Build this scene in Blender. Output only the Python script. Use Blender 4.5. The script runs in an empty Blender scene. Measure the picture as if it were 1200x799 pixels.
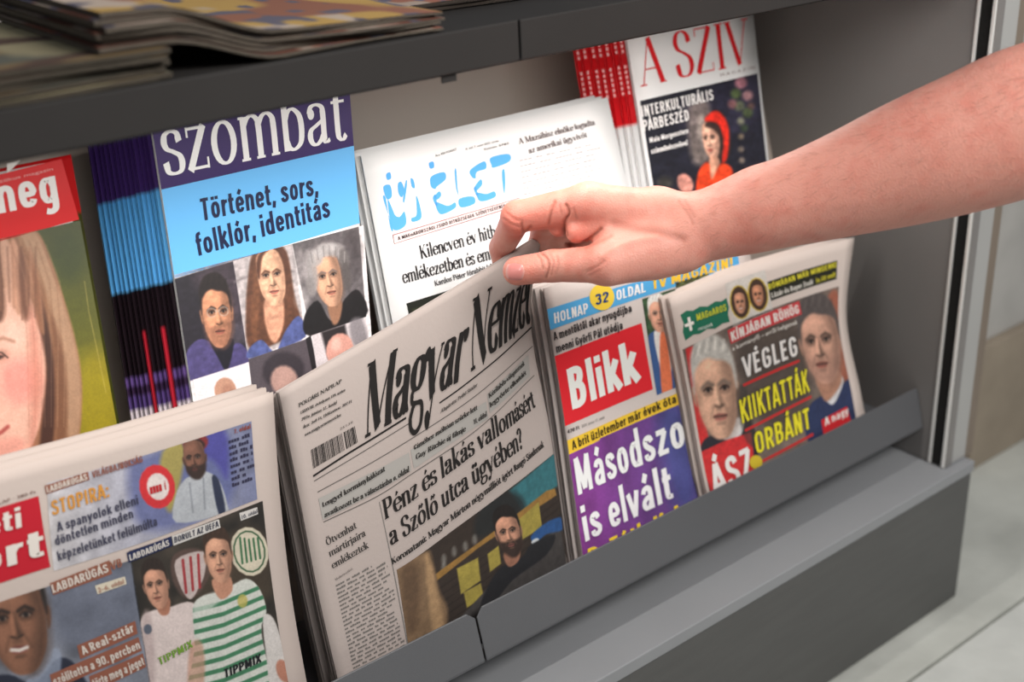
import bpy, bmesh, math, random
import numpy as np
from mathutils import Vector, Matrix
from mathutils.bvhtree import BVHTree
from mathutils.geometry import tessellate_polygon

# ------------------------------------------------------------------ camera, world, light
SC = bpy.context.scene
COL = SC.collection
R = np.array([[0.78998028, 0.28332872, -0.54374257],
              [-0.61131216, 0.29568553, -0.73407596],
              [-0.04720799, 0.91230198, 0.40678803]])
FPX = 1400.0                                   # focal length for a 1200 px wide frame
CAM = np.array([0.0, 0.0, 0.884])
cd = bpy.data.cameras.new('camera'); cam = bpy.data.objects.new('camera', cd); COL.objects.link(cam)
cd.sensor_width = 36; cd.lens = FPX / 1200 * 36; cd.clip_start = .05; cd.clip_end = 60
cam.matrix_world = Matrix(((*R[0], CAM[0]), (*R[1], CAM[1]), (*R[2], CAM[2]), (0, 0, 0, 1)))
cd.dof.use_dof = True; cd.dof.focus_distance = 0.95; cd.dof.aperture_fstop = 4.0
SC.camera = cam
SC.view_settings.view_transform = 'Standard'; SC.view_settings.look = 'None'
SC.view_settings.gamma = 1; SC.view_settings.exposure = 0.0; SC.view_settings.use_curve_mapping = False

w = bpy.data.worlds.new('world'); SC.world = w; w.use_nodes = True
nt = w.node_tree; bgn = nt.nodes['Background']
tc = nt.nodes.new('ShaderNodeTexCoord'); sx = nt.nodes.new('ShaderNodeSeparateXYZ'); cr = nt.nodes.new('ShaderNodeValToRGB')
nt.links.new(tc.outputs['Generated'], sx.inputs[0]); nt.links.new(sx.outputs['Z'], cr.inputs[0]); nt.links.new(cr.outputs[0], bgn.inputs[0])
cr.color_ramp.elements[0].position = 0.0; cr.color_ramp.elements[0].color = (.40, .40, .40, 1)
cr.color_ramp.elements[1].position = .6; cr.color_ramp.elements[1].color = (.80, .85, .92, 1)
bgn.inputs['Strength'].default_value = 0.22

def area(name, loc, target, sx_, sy_, power, col):
    l = bpy.data.lights.new(name, 'AREA'); l.shape = 'RECTANGLE'; l.size = sx_; l.size_y = sy_; l.energy = power; l.color = col
    o = bpy.data.objects.new(name, l); COL.objects.link(o); o.location = loc
    o.rotation_euler = (Vector(target) - Vector(loc)).to_track_quat('-Z', 'Y').to_euler(); return o
area('arm_fill_light', (.78, -.34, 1.42), (.82, .50, .55), .8, .5, 20, (1, .965, .93))  # added fill from the viewer's side to brighten the arm, no real canopy
area('shelf_strip_lamp', (.32, .676, .7205), (.32, .700, .40), 1.15, .016, 2.1, (1, .955, .90))

# ------------------------------------------------------------------ helpers
def lin(c):
    c = np.asarray(c, float) / 255.0
    return np.where(c <= .04045, c / 12.92, ((c + .055) / 1.055) ** 2.4)
def ray(p): return R @ np.array([p[0] - 600, -(p[1] - 399.5), -FPX])
def tilt(deg): a = math.radians(deg); return np.array([0, -math.cos(a), math.sin(a)])
NU, DU = tilt(16), .886        # plane on which the back row leans
NL, DL = tilt(15), .836        # plane on which the front row leans
def on(p, n, d):
    r = ray(p); return CAM + r * (d / (-r.dot(n)))
def atdepth(p, d):
    r = ray(p); fw = R @ np.array([0, 0, -1.0]); return CAM + r * (d / r.dot(fw))
def proj(X):
    c = (np.asarray(X) - CAM) @ R
    return np.stack([600 - FPX * c[..., 0] / c[..., 2], 399.5 + FPX * c[..., 1] / c[..., 2]], -1)

MATS = {}
def mat(name, col, rough=.6, metal=0, bump=0, bscale=200, var=0, vscale=20, spec=.5, coat=0, aniso=None):
    if name in MATS: return MATS[name]
    m = bpy.data.materials.new(name); m.use_nodes = True; t = m.node_tree; b = t.nodes['Principled BSDF']
    b.inputs['Base Color'].default_value = (*lin(col), 1); b.inputs['Roughness'].default_value = rough
    b.inputs['Metallic'].default_value = metal; b.inputs['Specular IOR Level'].default_value = spec
    b.inputs['Coat Weight'].default_value = coat
    if var or bump:
        g = t.nodes.new('ShaderNodeTexCoord')
        mp = t.nodes.new('ShaderNodeMapping'); t.links.new(g.outputs['Object'], mp.inputs[0])
        if aniso: mp.inputs['Scale'].default_value = aniso
    if var:
        n = t.nodes.new('ShaderNodeTexNoise'); n.inputs['Scale'].default_value = vscale; n.inputs['Detail'].default_value = 6
        t.links.new(mp.outputs[0], n.inputs['Vector'])
        r = t.nodes.new('ShaderNodeValToRGB'); c = lin(col)
        r.color_ramp.elements[0].position = .3; r.color_ramp.elements[1].position = .7
        r.color_ramp.elements[0].color = (*(c * (1 - var)), 1); r.color_ramp.elements[1].color = (*np.minimum(c * (1 + var), 1), 1)
        t.links.new(n.outputs[0], r.inputs[0]); t.links.new(r.outputs[0], b.inputs['Base Color'])
    if bump:
        n = t.nodes.new('ShaderNodeTexNoise'); n.inputs['Scale'].default_value = bscale; n.inputs['Detail'].default_value = 4
        t.links.new(mp.outputs[0], n.inputs['Vector'])
        u = t.nodes.new('ShaderNodeBump'); u.inputs['Strength'].default_value = bump; u.inputs['Distance'].default_value = .002
        t.links.new(n.outputs[0], u.inputs['Height']); t.links.new(u.outputs[0], b.inputs['Normal'])
    MATS[name] = m; return m
def vmat(name, rough, spec=.5, coat=0):
    if name in MATS: return MATS[name]
    m = bpy.data.materials.new(name); m.use_nodes = True; t = m.node_tree; b = t.nodes['Principled BSDF']
    a = t.nodes.new('ShaderNodeAttribute'); a.attribute_name = 'ink'; t.links.new(a.outputs['Color'], b.inputs['Base Color'])
    b.inputs['Roughness'].default_value = rough; b.inputs['Specular IOR Level'].default_value = spec
    b.inputs['Coat Weight'].default_value = coat; b.inputs['Coat Roughness'].default_value = .25
    MATS[name] = m; return m

def link(name, verts, faces, m, parent=None, origin=None, smooth=False, cols=None):
    me = bpy.data.meshes.new(name)
    v = np.asarray(verts, float)
    if origin is not None: v = v - np.asarray(origin)
    if isinstance(faces, np.ndarray):
        k = faces.shape[1]
        me.vertices.add(len(v)); me.vertices.foreach_set('co', v.astype(np.float32).ravel())
        me.loops.add(faces.size); me.loops.foreach_set('vertex_index', faces.astype(np.int32).ravel())
        me.polygons.add(len(faces)); me.polygons.foreach_set('loop_start', np.arange(0, faces.size, k, dtype=np.int32))
        me.update(calc_edges=True)
    else:
        me.from_pydata([tuple(x) for x in v], [], [tuple(int(i) for i in f) for f in faces])
    if cols is not None:
        a = me.color_attributes.new('ink', 'FLOAT_COLOR', 'POINT')
        c = np.ones((len(v), 4), np.float32); c[:, :3] = cols
        a.data.foreach_set('color', c.ravel())
    if smooth: me.polygons.foreach_set('use_smooth', np.ones(len(me.polygons), bool))
    if m: me.materials.append(m)
    o = bpy.data.objects.new(name, me); COL.objects.link(o)
    if parent: o.parent = parent
    return o
def thing(name, label, cat, loc=(0, 0, 0), group=None):
    o = bpy.data.objects.new(name, None); o.empty_display_size = .02; COL.objects.link(o); o.location = loc
    o['label'] = label; o['category'] = cat
    if group: o['group'] = group
    return o
def copy_tree(o, parent=None):
    c = o.copy(); COL.objects.link(c)
    if parent: c.parent = parent
    for ch in [x for x in COL.objects if x.parent == o]: copy_tree(ch, c)
    return c
def box(name, lo, hi, m, parent=None, bev=.0008, shear=None):
    bm = bmesh.new(); bmesh.ops.create_cube(bm, size=1)
    lo = np.array(lo, float); hi = np.array(hi, float)
    for v in bm.verts:
        v.co = Vector((lo + hi) / 2 + np.array(v.co) * (hi - lo))
    if bev: bmesh.ops.bevel(bm, geom=bm.edges[:], offset=bev, segments=2, affect='EDGES', profile=.5)
    if shear:
        for v in bm.verts: v.co = Vector(shear(np.array(v.co)))
    me = bpy.data.meshes.new(name); bm.to_mesh(me); bm.free(); me.materials.append(m)
    o = bpy.data.objects.new(name, me); COL.objects.link(o)
    if parent:
        o.parent = parent; off = Vector(parent.location)
        for v in me.vertices: v.co -= off
    return o
def prism(name, poly, x0, x1, m, parent=None, bev=.0006):
    """polygon in (y, z) swept along x"""
    bm = bmesh.new()
    a = [bm.verts.new((x0, y, z)) for y, z in poly]; f = bm.faces.new(a)
    r = bmesh.ops.extrude_face_region(bm, geom=[f])
    for v in [e for e in r['geom'] if isinstance(e, bmesh.types.BMVert)]: v.co.x = x1
    bmesh.ops.recalc_face_normals(bm, faces=bm.faces)
    if bev: bmesh.ops.bevel(bm, geom=bm.edges[:], offset=bev, segments=2, affect='EDGES')
    me = bpy.data.meshes.new(name); bm.to_mesh(me); bm.free(); me.materials.append(m)
    o = bpy.data.objects.new(name, me); COL.objects.link(o)
    if parent: o.parent = parent
    return o

# ------------------------------------------------------------------ the setting
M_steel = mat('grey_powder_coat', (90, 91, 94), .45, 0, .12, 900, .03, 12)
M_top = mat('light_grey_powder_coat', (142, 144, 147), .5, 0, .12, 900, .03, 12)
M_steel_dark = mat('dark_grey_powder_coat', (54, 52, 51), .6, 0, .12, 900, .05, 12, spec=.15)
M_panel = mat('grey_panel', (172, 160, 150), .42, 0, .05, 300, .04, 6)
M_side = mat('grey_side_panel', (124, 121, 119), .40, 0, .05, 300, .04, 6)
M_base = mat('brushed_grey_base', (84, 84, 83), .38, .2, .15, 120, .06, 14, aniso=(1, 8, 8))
M_alu = mat('aluminium', (168, 168, 166), .5, .05, .04, 400, .03, 10)
M_edge = mat('bright_aluminium_edge', (235, 235, 232), .3, .2)
M_rub = mat('black_brush_seal', (16, 15, 14), .95, 0, .9, 700, .4, 300)
M_brown = mat('brown_trim', (124, 112, 100), .6, 0, .1, 200, .1, 12)
M_stone = mat('beige_stone', (150, 138, 122), .6, 0, .15, 90, .12, 14)
M_light = mat('pale_stone', (176, 174, 170), .6, 0, .15, 90, .1, 14)
M_conc = mat('concrete', (190, 192, 185), .85, 0, .5, 60, .2, 7)
M_conc2 = mat('pale_concrete', (202, 204, 199), .85, 0, .5, 60, .16, 7)
M_joint = mat('joint_sand', (160, 158, 152), .95, 0, .5, 80, .2, 30)

fl = link('floor', [(-3, -3, -.012), (6, -3, -.012), (6, 5, -.012), (-3, 5, -.012)], [(0, 1, 2, 3)], M_joint); fl['kind'] = 'structure'
rng = random.Random(4)
jx, jy = .50, .58      # a corner where slabs meet
for i in range(-4, 6):
    for j in range(-4, 5):
        x0 = jx + i * 1.2; y0 = jy + j * 1.2
        dz = rng.uniform(-.0012, .0003)
        s = box('paving_slab', (x0 + .0015, y0 + .0015, -.03), (x0 + .1197e1, y0 + .1197e1, dz), M_conc if j >= 0 else M_conc2, fl, .0012)
wz = on((1170, 402), np.array([0, -1., 0]), .785)[2]
wl = box('wall_back', (1.37, .787, 0), (3.2, .95, wz), M_stone, None, .002); wl['kind'] = 'structure'
box('wall_course', (1.37, .80, wz), (3.2, .95, 1.6), M_light, wl, .002)

# ------------------------------------------------------------------ the display stand
ZF = .884
st = thing('news_display_stand', 'grey metal news display stand with back panel, sloping pocket and low base', 'display stand', (0, 0, 0))
XL, XR = -.55, 1.065
def panY(z): return .815 + (z - .194) * .30       # back panel face
prism('back_panel', [(panY(.19), .19), (panY(.19) + .012, .19), (panY(.80) + .012, .80), (panY(.80), .80)], XL, XR, M_panel, st)
sp = box('side_panel', (XR, .640, .19), (XR + .012, 1.0, .95), M_side, st, .0008)
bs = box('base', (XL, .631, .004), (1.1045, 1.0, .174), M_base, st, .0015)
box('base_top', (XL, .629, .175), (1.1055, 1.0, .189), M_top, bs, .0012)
box('plinth_shadow_gap', (XL + .02, .645, 0), (1.09, .98, .004), M_rub, bs, 0)
box('side_trim', (1.1058, .6440, .186), (1.1235, .6600, 1.10), M_brown, st, .0008)
pt = box('corner_post', (1.0665, .6415, .190), (1.1045, .6635, 1.10), M_alu, st, .0008)
box('brush_seal', (1.0645, .6455, .191), (1.0664, .6580, 1.10), M_rub, pt, .0003)
box('edge_strip', (1.0630, .6415, .190), (1.0668, .6450, 1.10), M_edge, pt, .0005)
box('edge_strip', (1.0630, .6585, .190), (1.0668, .6615, 1.10), M_edge, pt, .0005)
# top shelf, with the edge profile split in two lengths
sh = box('shelf', (XL, .6515, .733), (XR, .980, .7515), M_steel_dark, st, .001)
for xa, xb in ((XL, .4990), (.5005, XR - .0005)):
    box('shelf_edge', (xa, .6480, .7275), (xb, .6512, .7545), M_steel_dark, sh, .001)
box('lamp_housing', (-.3, .668, .722), (1.05, .690, .7325), M_steel_dark, sh, .001)
# little bracket tongue under the edge
box('bracket_tab', (.437, .6520, .7215), (.449, .6535, .7280), M_steel_dark, sh, .0005)
# pocket: lip parallel to the leaning papers, floor back to the panel
def pocket(x0, x1, c0, c1):
    lo = on((1083, 499), NL, .8185); hi = on((1076, 454), NL, .8185)
    ylo, zlo, yhi, zhi = lo[1], lo[2], hi[1], hi[2]
    t = .0016
    def P(x, s, h=0):   # s 0..1 up the lip, h in depth
        y = ylo + (yhi - ylo) * s; z = zlo + (zhi - zlo) * s
        return (x, y + h * math.cos(math.radians(15)), z - h * math.sin(math.radians(15)) * 0)
    outline = [(x0, 0), (x1, 0), (x1, 1 - c1 / .046), (x1 - c1, 1), (x0 + c0, 1), (x0, 1 - c0 / .046)]
    bm = bmesh.new()
    f = bm.faces.new([bm.verts.new(P(x, s)) for x, s in outline])
    r = bmesh.ops.extrude_face_region(bm, geom=[f])
    for v in [e for e in r['geom'] if isinstance(e, bmesh.types.BMVert)]: v.co.y += t
    bmesh.ops.recalc_face_normals(bm, faces=bm.faces)
    bmesh.ops.bevel(bm, geom=bm.edges[:], offset=.0004, segments=1, affect='EDGES')
    me = bpy.data.meshes.new('pocket_lip'); bm.to_mesh(me); bm.free(); me.materials.append(M_steel)
    o = bpy.data.objects.new('pocket_lip', me); COL.objects.link(o); o.parent = st
    prism('pocket_floor', [(ylo, zlo), (ylo, zlo - .0015), (panY(zlo) - .001, zlo - .0015), (panY(zlo) - .001, zlo)], x0, x1, M_steel, o, .0003)
    return ylo, zlo
YLO, ZLO = pocket(.4545, 1.0640, .007, .003)
pocket(XL, .4525, .003, .007)
# upper tray behind the front row
TZ = .884 - .452
prism('upper_tray', [(.792, TZ), (panY(TZ), TZ), (panY(TZ), TZ - .002), (.790, TZ - .002), (.787, TZ + .018), (.789, TZ + .018)], XL, XR, M_panel, st, .0003)

# ------------------------------------------------------------------ leaning pages
def cr1(P, t):
    """Catmull-Rom through P (n,...) at t in [0,1], linear beyond; vectorised"""
    n = len(P)
    if n == 2:
        t = t.reshape(t.shape + (1,) * (P.ndim - 1)); return P[0] * (1 - t) + P[1] * t
    x = t * (n - 1); i = np.clip(np.floor(x).astype(int), 0, n - 2); f = x - i
    E = np.concatenate([[2 * P[0] - P[1]], P, [2 * P[-1] - P[-2]]])
    sh_ = (-1,) + (1,) * (P.ndim - 1); f = f.reshape(sh_)
    a, b, c, d = E[i], E[i + 1], E[i + 2], E[i + 3]
    g = np.clip(f, 0, 1)
    r = .5 * (2 * b + (c - a) * g + (2 * a - 5 * b + 4 * c - d) * g ** 2 + (3 * b - a - 3 * c + d) * g ** 3)
    return r + (f - g) * (c - b)
class Page:
    """a sheet whose surface is spanned by a net of measured points; u to the right, v down"""
    def __init__(s, net):
        s.net = np.array(net, float)
        s.W = np.linalg.norm(np.diff(s.net, axis=1), axis=2).sum(1).mean()
        s.H = np.linalg.norm(np.diff(s.net, axis=0), axis=2).sum(0).mean()
        s.gain = 1.0
        b = s.net[-1].mean(0); s.base = b
    def S(s, u, v, h=0):
        u = np.atleast_1d(np.asarray(u, float)); v = np.atleast_1d(np.asarray(v, float))
        def ev(u, v):
            nr, nc = s.net.shape[:2]
            cols = np.stack([cr1(s.net[i], u) for i in range(nr)])     # nr,N,3
            if nr == 2: return cols[0] * (1 - v[:, None]) + cols[1] * v[:, None]
            x = v * (nr - 1); i = np.clip(np.floor(x).astype(int), 0, nr - 2); f = (x - i)[:, None]; g = np.clip(f, 0, 1)
            E = np.concatenate([[2 * cols[0] - cols[1]], cols, [2 * cols[-1] - cols[-2]]]); k = np.arange(len(u))
            a, b, c, d = E[i, k], E[i + 1, k], E[i + 2, k], E[i + 3, k]
            r = .5 * (2 * b + (c - a) * g + (2 * a - 5 * b + 4 * c - d) * g ** 2 + (3 * b - a - 3 * c + d) * g ** 3)
            return r + (f - g) * (c - b)
        p = ev(u, v)
        if np.any(h):
            e = 1e-3; n = np.cross(ev(u, v + e) - p, ev(u + e, v) - p)
            n /= np.linalg.norm(n, axis=1)[:, None]
            p = p + n * np.reshape(h, (-1, 1) if np.ndim(h) else (1, 1))
        return p
    def inv(s, pts):
        """photo point -> (u, v) on the sheet"""
        pts = np.atleast_2d(np.asarray(pts, float)); uv = np.full((len(pts), 2), .5)
        g = np.linspace(-.1, 1.1, 25); U, V = np.meshgrid(g, g); q = proj(s.S(U.ravel(), V.ravel()))
        k = ((q[None] - pts[:, None]) ** 2).sum(2).argmin(1); uv = np.stack([U.ravel()[k], V.ravel()[k]], 1)
        for _ in range(8):
            q0 = proj(s.S(uv[:, 0], uv[:, 1])); e = 1e-4
            du = (proj(s.S(uv[:, 0] + e, uv[:, 1])) - q0) / e; dv = (proj(s.S(uv[:, 0], uv[:, 1] + e)) - q0) / e
            r = pts - q0; det = du[:, 0] * dv[:, 1] - du[:, 1] * dv[:, 0]
            uv[:, 0] += np.clip((r[:, 0] * dv[:, 1] - r[:, 1] * dv[:, 0]) / det, -.2, .2)
            uv[:, 1] += np.clip((du[:, 0] * r[:, 1] - du[:, 1] * r[:, 0]) / det, -.2, .2)
        return uv
def net_px(rows, n, d, off=None):
    return [[on(p, n, d - (off[i][j] if off else 0)) for j, p in enumerate(r)] for i, r in enumerate(rows)]
def grid_faces(nx, ny):
    i = np.arange(ny - 1)[:, None] * nx + np.arange(nx - 1)[None]; i = i.ravel()
    return np.stack([i, i + nx, i + nx + 1, i + 1], 1)
def sheet(pg, root, name, m, nx=24, ny=30, h=0., t=.0004, u0=0, u1=1, v0=0, v1=1):
    """a thin solid leaf"""
    U, V = np.meshgrid(np.linspace(u0, u1, nx), np.linspace(v0, v1, ny)); U = U.ravel(); V = V.ravel()
    a = pg.S(U, V, h if h else 1e-7); b = pg.S(U, V, h - t); N = nx * ny
    F = grid_faces(nx, ny); fs = [F, F[:, ::-1] + N]
    def side(idx): i = np.array(idx); return np.stack([i[:-1], i[1:], i[1:] + N, i[:-1] + N], 1)
    top = side(range(nx))[:, ::-1]; bot = side(range(N - nx, N)); lf = side(range(0, N, nx)); rt = side(range(nx - 1, N, nx))[:, ::-1]
    fs += [top[:, ::-1], bot[:, ::-1], lf[:, ::-1], rt[:, ::-1]]
    return link(name, np.concatenate([a, b]), np.concatenate(fs), m, root, root.location, smooth=False)
def leaves(pg, root, m, count, gap, t, jit=.004, seed=0, coarse=(8, 10), start=.0008):
    """the inner pages, joined into one part"""
    rg = random.Random(seed); vs = []; fs = []; k = 0
    nx, ny = coarse
    for j in range(count):
        h = -(start + j * gap); a0 = rg.uniform(-jit, jit); a1 = rg.uniform(-jit, jit); b0 = rg.uniform(0, jit) 
        U, V = np.meshgrid(np.linspace(a0, 1 + a1, nx), np.linspace(b0, 1, ny)); U = U.ravel(); V = V.ravel(); N = nx * ny
        A = pg.S(U, V, h); B = pg.S(U, V, h - t); F = grid_faces(nx, ny)
        def side(idx): i = np.array(list(idx)); return np.stack([i[:-1], i[1:], i[1:] + N, i[:-1] + N], 1)
        f = np.concatenate([F, F[:, ::-1] + N, side(range(nx)), side(range(N - nx, N)), side(range(0, N, nx)), side(range(nx - 1, N, nx))])
        vs += [A, B]; fs.append(f + k); k += 2 * N
    return link('pages', np.concatenate(vs), np.concatenate(fs), m, root, root.location)

LV = .0003
def ink(root, pg, name, uvs, faces, col, lvl, rough, gain=None, hh=None):
    g = pg.gain if gain is None else gain
    uvs = np.asarray(uvs); P = pg.S(uvs[:, 0], uvs[:, 1], LV * (1 + lvl) if hh is None else LV * (1 + lvl) + hh)
    c = np.minimum(lin(col) / g, .95)
    key = 'ink_%02x%02x%02x_%d' % (*[int(255 * min(1, x)) for x in c], int(rough * 10))
    m = MATS.get(key)
    if not m:
        m = mat(key, (0, 0, 0), rough, spec=.25); m.node_tree.nodes['Principled BSDF'].inputs['Base Color'].default_value = (*c, 1)
    return link(name, P, faces, m, root, root.location)
def snap(q):
    q = q.copy(); u = q[:, 0]; u[np.abs(u) < .022] = 0; u[np.abs(u - 1) < .022] = 1; return q
def rect(root, pg, name, quad, col, lvl=0, n=8, rough=None):
    q = snap(pg.inv(quad)); s, t = np.meshgrid(np.linspace(0, 1, n), np.linspace(0, 1, n)); s = s.ravel()[:, None]; t = t.ravel()[:, None]
    uv = (q[0] * (1 - s) + q[1] * s) * (1 - t) + (q[3] * (1 - s) + q[2] * s) * t
    return ink(root, pg, name, uv, grid_faces(n, n), col, lvl, pg.rough if rough is None else rough)
def poly(root, pg, name, polys, col, lvl=0, smooth=False):
    vs = []; fs = []; k = 0
    for p in polys:
        p = np.array(p, float)
        if smooth: p = closed_curve(p, 6)
        uv = pg.inv(p)
        for t in tessellate_polygon([[Vector((a, b, 0)) for a, b in uv * [pg.W, pg.H]]]): fs.append((t[0] + k, t[1] + k, t[2] + k))
        vs.append(uv); k += len(p)
    return ink(root, pg, name, np.concatenate(vs), np.array(fs), col, lvl, pg.rough)
def closed_curve(p, n=6):
    p = np.asarray(p, float); a, b, c, d = np.roll(p, 1, 0), p, np.roll(p, -1, 0), np.roll(p, -2, 0); out = []
    for k in range(n):
        g = k / n; out.append(.5 * (2 * b + (c - a) * g + (2 * a - 5 * b + 4 * c - d) * g * g + (3 * b - a - 3 * c + d) * g ** 3))
    return np.stack(out, 1).reshape(-1, 2)

# ---- lettering: the built-in face for sans, a drawn pen-stroke face for serif
_tc = {}
def sans(s, bold=0.0, res=2, sp=1.0):
    k = (s, bold, res, sp)
    if k in _tc: return _tc[k]
    c = bpy.data.curves.new('t', 'FONT'); c.body = s; c.resolution_u = res; c.offset = bold; c.fill_mode = 'FRONT'; c.space_character = sp
    o = bpy.data.objects.new('t', c); me = o.to_mesh(); me.calc_loop_triangles()
    v = np.zeros(len(me.vertices) * 3); me.vertices.foreach_get('co', v); v = v.reshape(-1, 3)[:, :2].copy()
    f = np.zeros(len(me.loop_triangles) * 3, np.int32); me.loop_triangles.foreach_get('vertices', f); f = f.reshape(-1, 3).copy()
    o.to_mesh_clear(); bpy.data.objects.remove(o); bpy.data.curves.remove(c)
    _tc[k] = (v, f); return v, f
def arc(cx, cy, rx, ry, a0, a1, n=14):
    a = np.radians(np.linspace(a0, a1, n)); return [(cx + rx * math.cos(t), cy + ry * math.sin(t)) for t in a]
# stroke: (kind, pts) kind: c contrast by direction, T thick, t thin, s serif bar, d dot
X, C_, A_ = .47, .70, .74
def ser(x, y, w=.075): return ('s', [(x - w, y), (x + w, y)])
def acc(x, y): return ('a', [(x - .02, y), (x + .07, y + .12)])
def g_n(x=0): return [('T', [(.10 + x, 0), (.10 + x, X)]), ('c', [(.10 + x, .36), (.17 + x, .44), (.25 + x, X), (.33 + x, .43), (.36 + x, .34), (.36 + x, 0)]), ser(.10 + x, 0), ser(.36 + x, 0), ('s', [(.02 + x, X - .01), (.11 + x, X - .01)])]
def g_o(cx=.23): return [('c', arc(cx, X / 2, .165, X / 2 - .01, 90, 450, 26))]
def g_a(): return [('c', [(.07, .36), (.11, .44), (.20, X - .01), (.29, .43), (.32, .35), (.32, .07), (.36, .02), (.42, .04)]), ('c', [(.32, .28), (.2, .23), (.09, .18), (.06, .1), (.1, .03), (.17, .01), (.25, .05), (.32, .13)]), ('d', [(.10, .36)])], .43
def g_e(): return [('c', [(.07, .26), (.38, .27), (.37, .38), (.31, .45), (.23, X - .01), (.12, .42), (.065, .3), (.065, .18), (.12, .05), (.22, .01), (.31, .03), (.38, .12)])], .42
def g_u(): return [('T', [(.10, X), (.10, .14)]), ('c', [(.10, .16), (.13, .05), (.2, .01), (.28, .05), (.36, .13)]), ('T', [(.36, X), (.36, 0)]), ('s', [(.02, X - .01), (.10, X - .01)]), ('s', [(.28, X - .01), (.36, X - .01)]), ('s', [(.36, .01), (.44, .01)])]
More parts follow.
